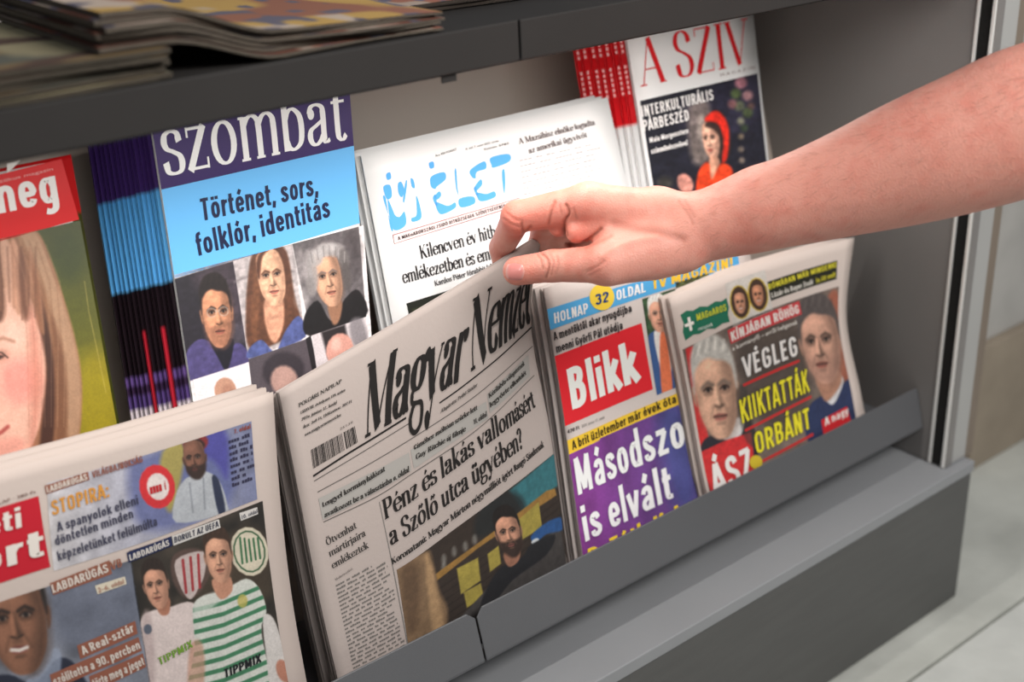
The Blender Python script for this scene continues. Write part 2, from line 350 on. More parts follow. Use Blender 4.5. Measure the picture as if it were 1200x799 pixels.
G = {
 'M': ([('t', [(.12, 0), (.12, C_)]), ('T', [(.13, C_), (.40, .02)]), ('t', [(.40, .02), (.66, C_)]), ('T', [(.68, 0), (.68, C_)]), ser(.12, 0), ser(.68, 0, .1), ('s', [(.02, C_), (.16, C_)]), ('s', [(.66, C_), (.78, C_)])], .80),
 'N': ([('t', [(.12, 0), (.12, C_)]), ('T', [(.12, C_), (.56, .0)]), ('t', [(.56, .0), (.56, C_)]), ser(.12, 0), ser(.56, C_), ('s', [(.02, C_), (.16, C_)])], .67),
 'P': ([('T', [(.12, 0), (.12, C_)]), ('c', [(.12, C_ - .01), (.26, C_ - .01), (.38, .66), (.42, .54), (.38, .40), (.26, .34), (.12, .34)]), ser(.12, 0, .1), ('s', [(.02, C_), (.14, C_)])], .48),
 'S': ([('c', [(.40, .52), (.36, .64), (.25, C_), (.13, .66), (.08, .54), (.13, .43), (.26, .36), (.38, .28), (.42, .16), (.36, .04), (.24, 0), (.12, .04), (.07, .2)])], .48),
 'K': ([('T', [(.12, 0), (.12, C_)]), ('t', [(.14, .28), (.47, C_)]), ('T', [(.24, .40), (.48, 0)]), ser(.12, 0), ser(.12, C_), ser(.46, C_), ser(.49, 0)], .58),
 'A': ([('t', [(.06, 0), (.29, C_)]), ('T', [(.29, C_), (.52, 0)]), ('t', [(.13, .23), (.44, .23)]), ser(.06, 0), ser(.53, 0)], .60),
 'Z': ([('t', [(.06, C_ - .01), (.44, C_ - .01)]), ('T', [(.43, C_), (.06, 0)]), ('t', [(.06, .01), (.46, .01)]), ('t', [(.07, C_), (.07, .58)]), ('t', [(.45, 0), (.45, .13)])], .52),
 'I': ([('T', [(.13, 0), (.13, C_)]), ser(.13, 0, .1), ser(.13, C_, .1)], .27),
 'V': ([('T', [(.07, C_), (.30, 0)]), ('t', [(.30, 0), (.53, C_)]), ser(.07, C_, .08), ser(.53, C_)], .60),
 'G': ([('c', [(.46, .54), (.40, .65), (.28, C_), (.13, .62), (.06, .35), (.13, .08), (.28, 0), (.40, .03), (.46, .1)]), ('T', [(.46, 0), (.46, .28)]), ser(.46, .29)], .55),
 'O': ([('c', arc(.30, .35, .23, .35, 90, 450, 26))], .60),
 'R': ([('T', [(.12, 0), (.12, C_)]), ('c', [(.12, C_ - .01), (.26, C_ - .01), (.38, .66), (.41, .54), (.37, .42), (.26, .36), (.12, .36)]), ('T', [(.26, .36), (.46, 0)]), ser(.12, 0), ser(.48, 0), ('s', [(.02, C_), (.14, C_)])], .54),
 'n': (g_n(), .45), 'o': (g_o(), .46), 'a': g_a(), 'e': g_e(), 'u': (g_u(), .46),
 'm': (g_n() + [('c', [(.36, .36), (.43, .44), (.51, X), (.59, .43), (.62, .34), (.62, 0)]), ser(.62, 0)], .71),
 'h': ([('T', [(.10, 0), (.10, A_)]), ('s', [(.02, A_), (.10, A_)])] + g_n()[1:4], .45),
 'r': ([('T', [(.10, 0), (.10, X)]), ('c', [(.10, .32), (.15, .42), (.22, X - .01), (.29, .44)]), ('d', [(.29, .41)]), ser(.10, 0), ('s', [(.02, X - .01), (.11, X - .01)])], .33),
 'i': ([('T', [(.11, 0), (.11, X)]), ser(.11, 0), ('s', [(.03, X - .01), (.11, X - .01)]), ('d', [(.11, .63)])], .22),
 'l': ([('T', [(.11, 0), (.11, A_)]), ser(.11, 0), ('s', [(.03, A_), (.11, A_)])], .22),
 't': ([('c', [(.13, .60), (.13, .12), (.16, .03), (.22, .01), (.28, .06)]), ('t', [(.03, X - .02), (.28, X - .02)])], .29),
 'k': ([('T', [(.10, 0), (.10, A_)]), ('t', [(.12, .18), (.36, X)]), ('T', [(.19, .26), (.38, 0)]), ser(.10, 0), ser(.38, 0), ser(.35, X), ('s', [(.02, A_), (.10, A_)])], .45),
 'v': ([('T', [(.06, X), (.22, 0)]), ('t', [(.22, 0), (.38, X)]), ser(.06, X, .06), ser(.38, X, .05)], .43),
 'y': ([('T', [(.06, X), (.23, 0)]), ('t', [(.39, X), (.23, 0), (.15, -.17), (.08, -.2)]), ('d', [(.08, -.17)]), ser(.06, X, .06), ser(.39, X, .05)], .44),
 'z': ([('t', [(.05, X - .02), (.34, X - .02)]), ('T', [(.33, X), (.05, 0)]), ('t', [(.05, .02), (.36, .02)]), ('t', [(.055, X), (.055, .36)]), ('t', [(.355, 0), (.355, .12)])], .40),
 's': ([('c', [(.30, .34), (.27, .43), (.18, X - .01), (.09, .43), (.06, .35), (.10, .28), (.19, .24), (.28, .19), (.31, .11), (.27, .03), (.17, .01), (.08, .04), (.05, .14)])], .36),
 'c': ([('c', [(.34, .36), (.29, .44), (.21, X - .01), (.11, .41), (.06, .24), (.11, .06), (.21, .01), (.3, .04), (.35, .12)]), ('d', [(.33, .36)])], .39),
 'b': ([('T', [(.10, 0), (.10, A_)]), ('c', [(.10, .34), (.16, .43), (.25, X - .01), (.36, .38), (.39, .24), (.36, .08), (.25, .01), (.16, .03), (.10, .12)]), ('s', [(.02, A_), (.10, A_)])], .46),
 'd': ([('T', [(.35, 0), (.35, A_)]), ('c', [(.35, .34), (.29, .43), (.2, X - .01), (.1, .38), (.06, .24), (.1, .08), (.2, .01), (.29, .03), (.35, .12)]), ('s', [(.27, A_), (.35, A_)]), ('s', [(.35, .01), (.43, .01)])], .46),
 'g': ([('c', arc(.20, .31, .135, .155, 90, 450, 22)), ('t', [(.29, .43), (.38, .48), (.42, .46)]), ('h', [(.12, .17), (.07, .12), (.09, .05), (.2, .03), (.34, .01), (.38, -.07), (.33, -.17), (.19, -.21), (.07, -.17), (.04, -.09), (.1, -.01), (.16, .03)]), ('d', [(.42, .45)])], .44),
 ',': ([('d', [(.07, .03)]), ('t', [(.09, .02), (.04, -.1)])], .16), '.': ([('d', [(.07, .04)])], .15), ':': ([('d', [(.08, .04)]), ('d', [(.08, .4)])], .18),
 '?': ([('c', [(.05, .54), (.09, .65), (.18, C_), (.29, .63), (.30, .5), (.21, .37), (.17, .2)]), ('d', [(.17, .04)])], .36), ' ': ([], .2),
 '-': ([('T', [(.05, .24), (.22, .24)])], .27),
}
for ch, b, ax in (('á', 'a', .2), ('é', 'e', .22), ('ó', 'o', .23), ('í', 'i', .11), ('ú', 'u', .23)):
    G[ch] = ([q for q in G[b][0] if not (b == 'i' and q[0] == 'd')] + [acc(ax, .56)], G[b][1])
for ch, b in (('ü', 'u'), ('ö', 'o')): G[ch] = (G[b][0] + [('d', [(.15, .62)]), ('d', [(.31, .62)])], G[b][1])
G['ő'] = (G['o'][0] + [acc(.15, .56), acc(.28, .56)], G['o'][1])
G['Í'] = (G['I'][0] + [acc(.13, .76)], .27); G['Ö'] = (G['O'][0] + [('d', [(.2, .8)]), ('d', [(.4, .8)])], .6)
def serif(s, thick=.10, thin=.03):
    k = ('serif', s, thick, thin)
    if k in _tc: return _tc[k]
    vs = []; fs = []; x0 = 0; n = 0
    def strip(P, Wd):
        nonlocal n
        P = np.array(P, float)
        d = np.gradient(P, axis=0) if len(P) > 2 else np.repeat([P[1] - P[0]], 2, 0)
        d /= np.linalg.norm(d, axis=1)[:, None] + 1e-9; nn = np.stack([-d[:, 1], d[:, 0]], 1)
        w_ = Wd(d)[:, None] / 2
        a, b = P + nn * w_, P - nn * w_
        m = len(P); vs.append(np.concatenate([a, b]))
        for i in range(m - 1): fs.append((n + i, n + i + 1, n + m + i + 1)); fs.append((n + i, n + m + i + 1, n + m + i))
        n += 2 * m
    def dens(P, smooth):
        P = np.array(P, float)
        if smooth and len(P) > 2 and len(P) < 14:
            t = np.linspace(0, 1, (len(P) - 1) * 5 + 1); return cr1(P, t)
        out = [P[0]]
        for a, b in zip(P[:-1], P[1:]):
            k = max(1, int(np.linalg.norm(b - a) / .12))
            out += [a + (b - a) * (j + 1) / k for j in range(k)]
        return np.array(out)
    for ch in s:
        st_, adv = G[ch] if ch in G else (lambda g_: ([('c', P_) for _, P_ in g_[0]], g_[1]))(QG.get(ch, QG['o']))
        for kind, P in st_:
            if kind == 'd':
                r = min(thick * .62, .078); c = np.array(P[0]); a = np.linspace(0, 2 * np.pi, 13)[:-1]
                vs.append(np.concatenate([[c], c + r * np.stack([np.cos(a), np.sin(a)], 1)]) + [x0, 0])
                for i in range(12): fs.append((n, n + 1 + i, n + 1 + (i + 1) % 12))
                n += 13; continue
            Q = dens(P, kind in 'ch') + np.array([x0, 0])
            if kind == 'c': strip(Q, lambda d: thin + (thick - thin) * np.abs(d[:, 1]) ** 1.6)
            elif kind == 'h': strip(Q, lambda d: thin * 1.2 + (thick - thin) * .38 * np.abs(d[:, 1]) ** 1.6)
            elif kind == 'T': strip(Q, lambda d: np.full(len(d), thick))
            elif kind == 'a': strip(Q, lambda d: np.linspace(thin, thick * .9, len(d)))
            elif kind == 's': strip(Q, lambda d: np.full(len(d), max(thin * .9, .02)))
            else: strip(Q, lambda d: np.full(len(d), thin))
        x0 += adv + .02
    _tc[k] = (np.concatenate(vs), np.array(fs)); return _tc[k]
# a condensed heavy grotesque drawn with pen strokes of even weight
def _n(x=0): return [('l', [(.10 + x, 0), (.10 + x, .52)]), ('m', [(.10 + x, .34), (.14 + x, .43), (.215 + x, .462), (.29 + x, .42), (.31 + x, .33), (.31 + x, .16), (.31 + x, 0)])]
def _o(cx=.205, rx=.105, top=.462, bot=.058, ry=None): return [('m', [(cx - rx, (top + bot) / 2), (cx - rx * .95, top - .1), (cx - rx * .5, top - .015), (cx, top), (cx + rx * .5, top - .015), (cx + rx * .95, top - .1), (cx + rx, (top + bot) / 2), (cx + rx * .95, bot + .1), (cx + rx * .5, bot + .015), (cx, bot), (cx - rx * .5, bot + .015), (cx - rx * .95, bot + .1), (cx - rx, (top + bot) / 2), (cx - rx * .95, top - .1)])]
_O = _o(.225, .125, .645, .055)
Q = {
 'n': (_n(), .41), 'm': (_n() + [('m', [(.31, .34), (.35, .43), (.425, .462), (.50, .42), (.52, .33), (.52, .16), (.52, 0)])], .62), 'h': ([('l', [(.10, 0), (.10, .74)])] + _n()[1:], .41),
 'u': ([('m', [(.10, .52), (.10, .36), (.10, .19), (.12, .09), (.195, .058), (.27, .1), (.31, .18)]), ('l', [(.31, 0), (.31, .52)])], .41),
 'o': (_o(), .41), 'a': ([('m', [(.11, .37), (.14, .44), (.21, .463), (.28, .43), (.30, .35), (.30, .18), (.30, 0)]), ('m', [(.29, .28), (.18, .255), (.11, .20), (.10, .12), (.15, .055), (.23, .065), (.29, .14)])], .40),
 'e': ([('m', [(.10, .26), (.31, .27), (.30, .38), (.26, .44), (.205, .463), (.13, .43), (.10, .33), (.10, .2), (.13, .09), (.205, .057), (.28, .08), (.305, .15)])], .40),
 'c': ([('m', [(.305, .34), (.28, .43), (.205, .463), (.13, .42), (.10, .32), (.10, .2), (.13, .1), (.205, .057), (.28, .09), (.305, .18)])], .39),
 's': ([('m', [(.28, .37), (.25, .44), (.18, .463), (.11, .43), (.10, .36), (.14, .30), (.21, .25), (.28, .19), (.28, .11), (.22, .06), (.16, .057), (.10, .09), (.085, .16)])], .37),
 'r': ([('l', [(.10, 0), (.10, .52)]), ('m', [(.10, .30), (.14, .40), (.20, .45), (.27, .45)])], .28),
 'i': ([('l', [(.10, 0), (.10, .52)]), ('l', [(.10, .60), (.10, .72)])], .20), 'l': ([('l', [(.10, 0), (.10, .74)])], .20),
 'j': ([('m', [(.12, .52), (.12, .2), (.12, -.08), (.08, -.16), (0, -.165)]), ('l', [(.12, .60), (.12, .72)])], .22),
 't': ([('m', [(.12, .66), (.12, .4), (.12, .14), (.15, .07), (.24, .065)]), ('l', [(.03, .465), (.25, .465)])], .27),
 'f': ([('m', [(.12, 0), (.12, .35), (.12, .56), (.15, .66), (.25, .68)]), ('l', [(.03, .465), (.25, .465)])], .26),
 'k': ([('l', [(.10, 0), (.10, .74)]), ('l', [(.12, .20), (.32, .52)]), ('l', [(.17, .30), (.34, 0)])], .38),
 'v': ([('l', [(.06, .52), (.19, .0)]), ('l', [(.32, .52), (.19, .0)])], .38), 'z': ([('l', [(.05, .465), (.30, .465)]), ('l', [(.28, .465), (.08, .055)]), ('l', [(.05, .055), (.32, .055)])], .36),
 'y': ([('l', [(.06, .52), (.19, .02)]), ('m', [(.33, .52), (.22, .12), (.17, -.08), (.11, -.16), (.04, -.165)])], .38),
 'b': ([('l', [(.10, 0), (.10, .74)])] + _o(.21), .41), 'd': ([('l', [(.31, 0), (.31, .74)])] + _o(.20), .41), 'p': ([('l', [(.10, -.2), (.10, .52)])] + _o(.21), .41),
 'g': (_o(.20) + [('m', [(.31, .52), (.31, .2), (.31, -.04), (.28, -.13), (.2, -.165), (.11, -.14)])], .41),
 'A': ([('l', [(.05, 0), (.20, .70)]), ('l', [(.37, 0), (.22, .70)]), ('l', [(.10, .20), (.32, .20)])], .42),
 'B': ([('l', [(.11, 0), (.11, .70)]), ('m', [(.11, .645), (.22, .645), (.31, .60), (.32, .50), (.27, .41), (.20, .385), (.11, .385)]), ('m', [(.11, .385), (.22, .385), (.32, .33), (.34, .22), (.31, .1), (.22, .055), (.11, .055)])], .45),
 'D': ([('l', [(.11, 0), (.11, .70)]), ('m', [(.11, .645), (.2, .645), (.31, .59), (.35, .46), (.35, .25), (.31, .11), (.2, .055), (.11, .055)])], .46),
 'E': ([('l', [(.11, 0), (.11, .70)]), ('l', [(.11, .645), (.33, .645)]), ('l', [(.11, .36), (.31, .36)]), ('l', [(.11, .055), (.33, .055)])], .39),
 'F': ([('l', [(.11, 0), (.11, .70)]), ('l', [(.11, .645), (.33, .645)]), ('l', [(.11, .36), (.31, .36)])], .37),
 'G': ([('m', [(.34, .50), (.31, .61), (.22, .647), (.13, .60), (.10, .46), (.10, .25), (.13, .1), (.22, .053), (.31, .09), (.345, .18), (.345, .34)]), ('l', [(.22, .34), (.36, .34)])], .45),
 'C': ([('m', [(.34, .48), (.31, .61), (.22, .647), (.13, .60), (.10, .46), (.10, .25), (.13, .1), (.22, .053), (.31, .09), (.34, .22)])], .43),
 'H': ([('l', [(.11, 0), (.11, .70)]), ('l', [(.34, 0), (.34, .70)]), ('l', [(.11, .36), (.34, .36)])], .45), 'I': ([('l', [(.11, 0), (.11, .70)])], .22),
 'J': ([('m', [(.24, .70), (.24, .4), (.24, .16), (.2, .07), (.12, .055), (.05, .09)])], .33),
 'K': ([('l', [(.11, 0), (.11, .70)]), ('l', [(.12, .28), (.36, .70)]), ('l', [(.19, .42), (.38, 0)])], .42), 'L': ([('l', [(.11, 0), (.11, .70)]), ('l', [(.11, .055), (.32, .055)])], .36),
 'M': ([('l', [(.11, 0), (.11, .70)]), ('l', [(.46, 0), (.46, .70)]), ('l', [(.12, .70), (.285, .08)]), ('l', [(.45, .70), (.285, .08)])], .57),
 'N': ([('l', [(.11, 0), (.11, .70)]), ('l', [(.35, 0), (.35, .70)]), ('l', [(.12, .70), (.34, 0)])], .46), 'O': (_O, .45),
 'P': ([('l', [(.11, 0), (.11, .70)]), ('m', [(.11, .645), (.22, .645), (.32, .59), (.34, .48), (.31, .37), (.22, .315), (.11, .315)])], .42),
 'R': ([('l', [(.11, 0), (.11, .70)]), ('m', [(.11, .645), (.22, .645), (.32, .59), (.34, .49), (.31, .38), (.22, .335), (.11, .335)]), ('l', [(.23, .33), (.36, 0)])], .44),
 'S': ([('m', [(.33, .52), (.30, .61), (.22, .647), (.13, .61), (.11, .51), (.15, .42), (.23, .36), (.32, .29), (.345, .18), (.31, .09), (.22, .053), (.12, .08), (.09, .19)])], .43),
 'T': ([('l', [(.19, 0), (.19, .70)]), ('l', [(.03, .645), (.35, .645)])], .38), 'U': ([('m', [(.11, .70), (.11, .45), (.11, .2), (.14, .09), (.225, .053), (.31, .09), (.34, .2), (.34, .45), (.34, .70)])], .45),
 'V': ([('l', [(.05, .70), (.20, .0)]), ('l', [(.37, .70), (.22, .0)])], .42), 'X': ([('l', [(.05, .70), (.36, 0)]), ('l', [(.36, .70), (.05, 0)])], .41), 'Z': ([('l', [(.05, .645), (.34, .645)]), ('l', [(.32, .65), (.08, .05)]), ('l', [(.05, .055), (.35, .055)])], .40),
 '0': (_O, .45), '1': ([('l', [(.20, 0), (.20, .70)]), ('l', [(.08, .56), (.20, .66)])], .33), '2': ([('m', [(.09, .50), (.12, .61), (.21, .647), (.31, .60), (.33, .49), (.28, .36), (.16, .2), (.10, .06)]), ('l', [(.07, .055), (.35, .055)])], .42),
 '3': ([('m', [(.09, .55), (.13, .63), (.21, .647), (.31, .60), (.32, .48), (.26, .39), (.18, .375)]), ('m', [(.18, .375), (.29, .35), (.34, .24), (.32, .11), (.22, .053), (.12, .08), (.08, .17)])], .43),
 '4': ([('l', [(.28, 0), (.28, .70)]), ('l', [(.27, .70), (.06, .20)]), ('l', [(.05, .18), (.37, .18)])], .42), '9': (_o(.215, .115, .645, .33) + [('m', [(.33, .48), (.33, .25), (.3, .1), (.2, .055), (.11, .09)])], .43),
 '6': (_o(.215, .115, .37, .055) + [('m', [(.10, .22), (.10, .42), (.14, .6), (.24, .645), (.32, .6)])], .43), '7': ([('l', [(.05, .645), (.34, .645)]), ('l', [(.32, .65), (.14, 0)])], .38),
 '.': ([('l', [(.09, 0), (.09, .12)])], .18), ',': ([('l', [(.11, .12), (.07, -.09)])], .19), ':': ([('l', [(.10, 0), (.10, .12)]), ('l', [(.10, .36), (.10, .48)])], .2), '!': ([('l', [(.10, .18), (.10, .70)]), ('l', [(.10, 0), (.10, .11)])], .2), '-': ([('l', [(.05, .28), (.23, .28)])], .28), ' ': ([], .17),
 '–': ([('l', [(.03, .28), (.33, .28)])], .36), '+': ([('l', [(.04, .3), (.36, .3)]), ('l', [(.2, .1), (.2, .5)])], .4), '·': ([('l', [(.09, .25), (.09, .37)])], .18),
}
for ch, b, ax in (('á', 'a', .19), ('é', 'e', .2), ('ó', 'o', .2), ('ú', 'u', .2)): Q[ch] = (Q[b][0] + [('l', [(ax - .02, .58), (ax + .06, .72)])], Q[b][1])
Q['í'] = ([Q['i'][0][0], ('l', [(.08, .58), (.15, .72)])], .2)
for ch, b, ax in (('Á', 'A', .2), ('É', 'E', .2), ('Í', 'I', .1), ('Ó', 'O', .22), ('Ú', 'U', .22)): Q[ch] = (Q[b][0] + [('l', [(ax - .01, .75), (ax + .07, .86)])], Q[b][1])
for ch, b, y in (('ö', 'o', .58), ('ü', 'u', .58), ('Ö', 'O', .76), ('Ü', 'U', .76)): Q[ch] = (Q[b][0] + [('l', [(.125, y), (.125, y + .1)]), ('l', [(.285, y), (.285, y + .1)])], Q[b][1])
for ch, b, y in (('ő', 'o', .57), ('ű', 'u', .57), ('Ő', 'O', .75)): Q[ch] = (Q[b][0] + [('l', [(.11, y), (.17, y + .13)]), ('l', [(.25, y), (.31, y + .13)])], Q[b][1])
QG = Q
def grot(s, thick=.12):
    k = ('grot', s, thick)
    if k in _tc: return _tc[k]
    vs = []; fs = []; x0 = 0; n = 0
    for ch in s:
        st_, adv = Q.get(ch, Q['o'])
        for kind, P in st_:
            P = np.array(P, float)
            if kind == 'm': P = cr1(P, np.linspace(0, 1, (len(P) - 1) * 3 + 1))
            else:
                kk = max(1, int(np.linalg.norm(P[1] - P[0]) / .2)); P = P[0] + np.linspace(0, 1, kk + 1)[:, None] * (P[1] - P[0])
            d = np.gradient(P, axis=0); d /= np.linalg.norm(d, axis=1)[:, None] + 1e-9; nn = np.stack([-d[:, 1], d[:, 0]], 1)
            w_ = (thick * (.80 + .20 * np.abs(d[:, 1])))[:, None] / 2
            m = len(P); vs.append(np.concatenate([P + nn * w_, P - nn * w_]) + [x0, 0])
            for i in range(m - 1): fs.append((n + i, n + i + 1, n + m + i + 1)); fs.append((n + i, n + m + i + 1, n + m + i))
            n += 2 * m
        x0 += adv * (.90 + .1 * thick / .12) + .012
    _tc[k] = (np.concatenate(vs), np.array(fs)); return _tc[k]
def text(root, pg, s, p0, p1, h, col, font='sans', bold=.0, lvl=1, name='lettering', slant=0, thick=.10, thin=.03, res=2, snap=False, lean=.15):
    """write s with its baseline from p0 to p1 (measured on the photo) and capitals h px tall"""
    if font == 'serif': v, f = serif(s, thick, thin); cap = .70
    elif bold >= .015: v, f = grot(s, .095 + bold * 1.1); cap = .70
    else: v, f = sans(s, bold, res); cap = sans('H', bold, res)[0][:, 1].max()
    q = pg.inv([p0, p1, (p0[0] - lean * h, p0[1] - h)])
    sc = np.array([pg.W, pg.H]); a, b = q[0] * sc, q[1] * sc; up = np.linalg.norm(q[2] * sc - a)
    d = b - a; L = np.linalg.norm(d); d /= L; nrm = np.array([d[1], -d[0]])
    x = (v[:, 0] - v[:, 0].min()) / (v[:, 0].max() - v[:, 0].min()); y = v[:, 1] / cap
    X2 = a + np.outer(x * L + y * up * slant, d) + np.outer(y * up, nrm)
    hh = np.zeros(len(v))
    if font == 'serif' or bold >= .015:      # overlapping strokes lie a hair above one another
        st_ = [0]
        mx = 0
        for q in f:
            m0 = q.min()
            if m0 > mx: st_.append(m0)
            mx = max(mx, q.max())
        hh = (np.searchsorted(st_, np.arange(len(v)), side='right') % 9) * 1.6e-5 + (np.arange(len(v)) % 400) * 2.5e-7
    return ink(root, pg, name, X2 / sc, f, col, lvl, pg.rough, hh=hh)
def greek(root, pg, quad, nlines, col, name='article_text', seed=1, fill=.55, lvl=0, ragged=.1, words=7):
    """columns of text too small to read: one short bar per word"""
    rg = random.Random(seed); q = pg.inv(quad); vs = []; fs = []
    for i in range(nlines):
        t0 = (i + .2) / nlines; t1 = (i + .2 + fill) / nlines; x = 0; end = 1 - (rg.random() * ragged if i % 6 else rg.random() * .5)
        while x < end:
            w_ = min(rg.uniform(.5, 1.6) / words, end - x)
            n = max(2, int(w_ * words * 3.4)); 
            for s_ in range(n):      # letters of the word
                xa = x + w_ * s_ / n; xb = xa + w_ / n * .84; ya = t0 + (t1 - t0) * (0 if rg.random() < .25 else .22)
                k = len(vs)
                for (s, t) in ((xa, ya), (xb, ya), (xb, t1), (xa, t1)):
                    vs.append((q[0] * (1 - s) + q[1] * s) * (1 - t) + (q[3] * (1 - s) + q[2] * s) * t)
                fs.append((k, k + 1, k + 2, k + 3))
            x += w_ + .3 / words
    return ink(root, pg, name, vs, np.array(fs), col, lvl, pg.rough)

# ---- printed photographs: coloured point by point on a fine grid lying on the page
def vnoise(shape, cell, seed):
    rg = np.random.default_rng(seed); ny, nx = shape; gy, gx = int(ny / cell) + 3, int(nx / cell) + 3
    g = rg.random((gy, gx)); y = np.arange(ny) / cell; x = np.arange(nx) / cell
    iy = y.astype(int); ix = x.astype(int); fy = (y - iy)[:, None]; fx = (x - ix)[None]; fy = fy * fy * (3 - 2 * fy); fx = fx * fx * (3 - 2 * fx)
    a = g[iy][:, ix]; b = g[iy][:, ix + 1]; c = g[iy + 1][:, ix]; d = g[iy + 1][:, ix + 1]
    return (a * (1 - fx) + b * fx) * (1 - fy) + (c * (1 - fx) + d * fx) * fy
class Photo:
    def __init__(s, pg, quad, bg, res=1.0):
        s.pg = pg; q = snap(pg.inv(quad)); s.q = q
        s.u0, s.u1 = (q[0, 0] + q[3, 0]) / 2, (q[1, 0] + q[2, 0]) / 2; s.v0, s.v1 = (q[0, 1] + q[1, 1]) / 2, (q[2, 1] + q[3, 1]) / 2
        Q = np.array(quad, float)
        s.nx = int(max(np.linalg.norm(Q[1] - Q[0]), np.linalg.norm(Q[2] - Q[3])) * res) + 3
        s.ny = int(max(np.linalg.norm(Q[3] - Q[0]), np.linalg.norm(Q[2] - Q[1])) * res) + 3
        s.res = res; s.img = np.ones((s.ny, s.nx, 3)) * np.array(bg, float)
        s.Y, s.X = np.mgrid[0:s.ny, 0:s.nx].astype(float)
    def m(s, pts):
        uv = s.pg.inv(pts)
        return np.stack([(uv[:, 0] - s.u0) / (s.u1 - s.u0) * (s.nx - 1), (uv[:, 1] - s.v0) / (s.v1 - s.v0) * (s.ny - 1)], 1)
    def mix(s, al, col, a=1.0):
        al = np.clip(al, 0, 1)[..., None] * a; s.img = s.img * (1 - al) + np.array(col, float) * al
    def sdf(s, P):
        a = P; b = np.roll(P, -1, 0); d2 = np.full(s.X.shape, 1e18); ins = np.zeros(s.X.shape, bool)
        for (ax, ay), (bx, by) in zip(a, b):
            ex, ey = bx - ax, by - ay; wx, wy = s.X - ax, s.Y - ay
            t = np.clip((wx * ex + wy * ey) / (ex * ex + ey * ey + 1e-12), 0, 1)
            d2 = np.minimum(d2, (wx - ex * t) ** 2 + (wy - ey * t) ** 2)
            c = ((ay > s.Y) != (by > s.Y)) & (s.X < (bx - ax) * (s.Y - ay) / (by - ay + 1e-12) + ax); ins ^= c
        d = np.sqrt(d2); return np.where(ins, -d, d)
    def poly(s, pts, col, soft=1.2, a=1.0, smooth=True, n=4):
        P = np.array(pts, float)
        if smooth: P = closed_curve(P, n)
        s.mix(.5 - s.sdf(s.m(P)) / (soft * s.res), col, a)
    def ell(s, cx, cy, rx, ry, col, rot=0, soft=1.2, a=1.0):
        t = np.linspace(0, 2 * np.pi, 17)[:-1]; c, n = math.cos(math.radians(rot)), math.sin(math.radians(rot))
        x, y = rx * np.cos(t), ry * np.sin(t); s.poly(np.stack([cx + x * c - y * n, cy + x * n + y * c], 1), col, soft, a, False)
    def line(s, pts, col, w_=1.5, soft=1.0, a=1.0):
        P = s.m(pts); d = np.full(s.X.shape, 1e9)
        for (ax, ay), (bx, by) in zip(P[:-1], P[1:]):
            ex, ey = bx - ax, by - ay; t = np.clip(((s.X - ax) * ex + (s.Y - ay) * ey) / (ex * ex + ey * ey + 1e-9), 0, 1)
            d = np.minimum(d, np.hypot(s.X - ax - ex * t, s.Y - ay - ey * t))
        s.mix(.5 - (d - w_ / 2 * s.res) / (soft * s.res), col, a)
    def noise(s, cell, amp, seed=0, cx=1):
        n = vnoise((s.ny, int(s.nx * cx) + 1), cell * s.res, seed); n = n[:, (np.arange(s.nx) * cx).astype(int)]
        s.img = s.img * (1 + amp * (n[..., None] - .5) * 2)
    def grad(s, c0, c1, axis=0, a=1.0):
        t = (s.Y / (s.ny - 1) if axis == 0 else s.X / (s.nx - 1))[..., None]
        s.img = s.img * (1 - a) + (np.array(c0, float) * (1 - t) + np.array(c1, float) * t) * a
    def done(s, root, name='photograph', lvl=0):
        s.noise(1.4, .05, 77); s.noise(8, .03, 78)
        U, V = np.meshgrid(np.linspace(s.u0, s.u1, s.nx), np.linspace(s.v0, s.v1, s.ny))
        P = s.pg.S(U.ravel(), V.ravel(), LV * (1 + lvl))
        c = np.minimum(lin(np.clip(s.img, 0, 255).reshape(-1, 3)) / s.pg.gain, .95)
        return link(name, P, grid_faces(s.nx, s.ny), vmat('print_%d' % int(s.pg.rough * 10), s.pg.rough), root, root.location, cols=c)
    def face(s, cx, cy, w_, h, skin, rot=0, turn=0, hair=None, hcol=(30, 22, 18), beard=None, glasses=False, mouth=(150, 80, 70), shade=1, smile=0, brow=None, side=1, fore=.0, ears=True, stub=None):
        """a head: w_ and h half width and height of the bare face; turn -1..1 shifts the features"""
        c, n = math.cos(math.radians(rot)), math.sin(math.radians(rot))
        def T(x, y): x *= w_; y *= h; return (cx + x * c - y * n, cy + x * n + y * c)
        def TT(L): return [T(*p) for p in L]
        sk = np.array(skin, float); k = turn * .28; e = max(.8, h * .045)
        if ears:
            for sgn in (-1, 1):
                if sgn * turn < .4: s.poly(TT([(sgn * .96, -.2), (sgn * 1.12, -.16), (sgn * 1.08, .12), (sgn * .96, .22)]), sk * .78, e)
        s.poly(TT([(-.94, -.4), (-.74, -.86), (0, -1.02), (.74, -.86), (.94, -.4), (.93, .1), (.80, .56), (.42, .93), (0, 1.02), (-.42, .93), (-.80, .56), (-.93, .1)]), sk, e)
        s.poly(TT([(side * .40, -.95), (side * .95, -.5), (side * .95, .2), (side * .75, .72), (side * .2, 1.02), (side * .42, .5), (side * .62, .0)]), sk * .56, h * .28, .85 * shade)
        s.poly(TT([(-side * .95, -.3), (-side * .78, .0), (-side * .72, .5), (-side * .4, .9), (-side * .8, .6)]), sk * .66, h * .16, .6 * shade)
        s.ell(*T(-side * .2 + k, -.58), w_ * .42, h * .17, np.minimum(sk * 1.22, 255), rot, h * .22, .6)
        s.ell(*T(-side * .50 + k * .6, .22), w_ * .2, h * .13, np.minimum(sk * 1.18, 255), rot, h * .2, .55)
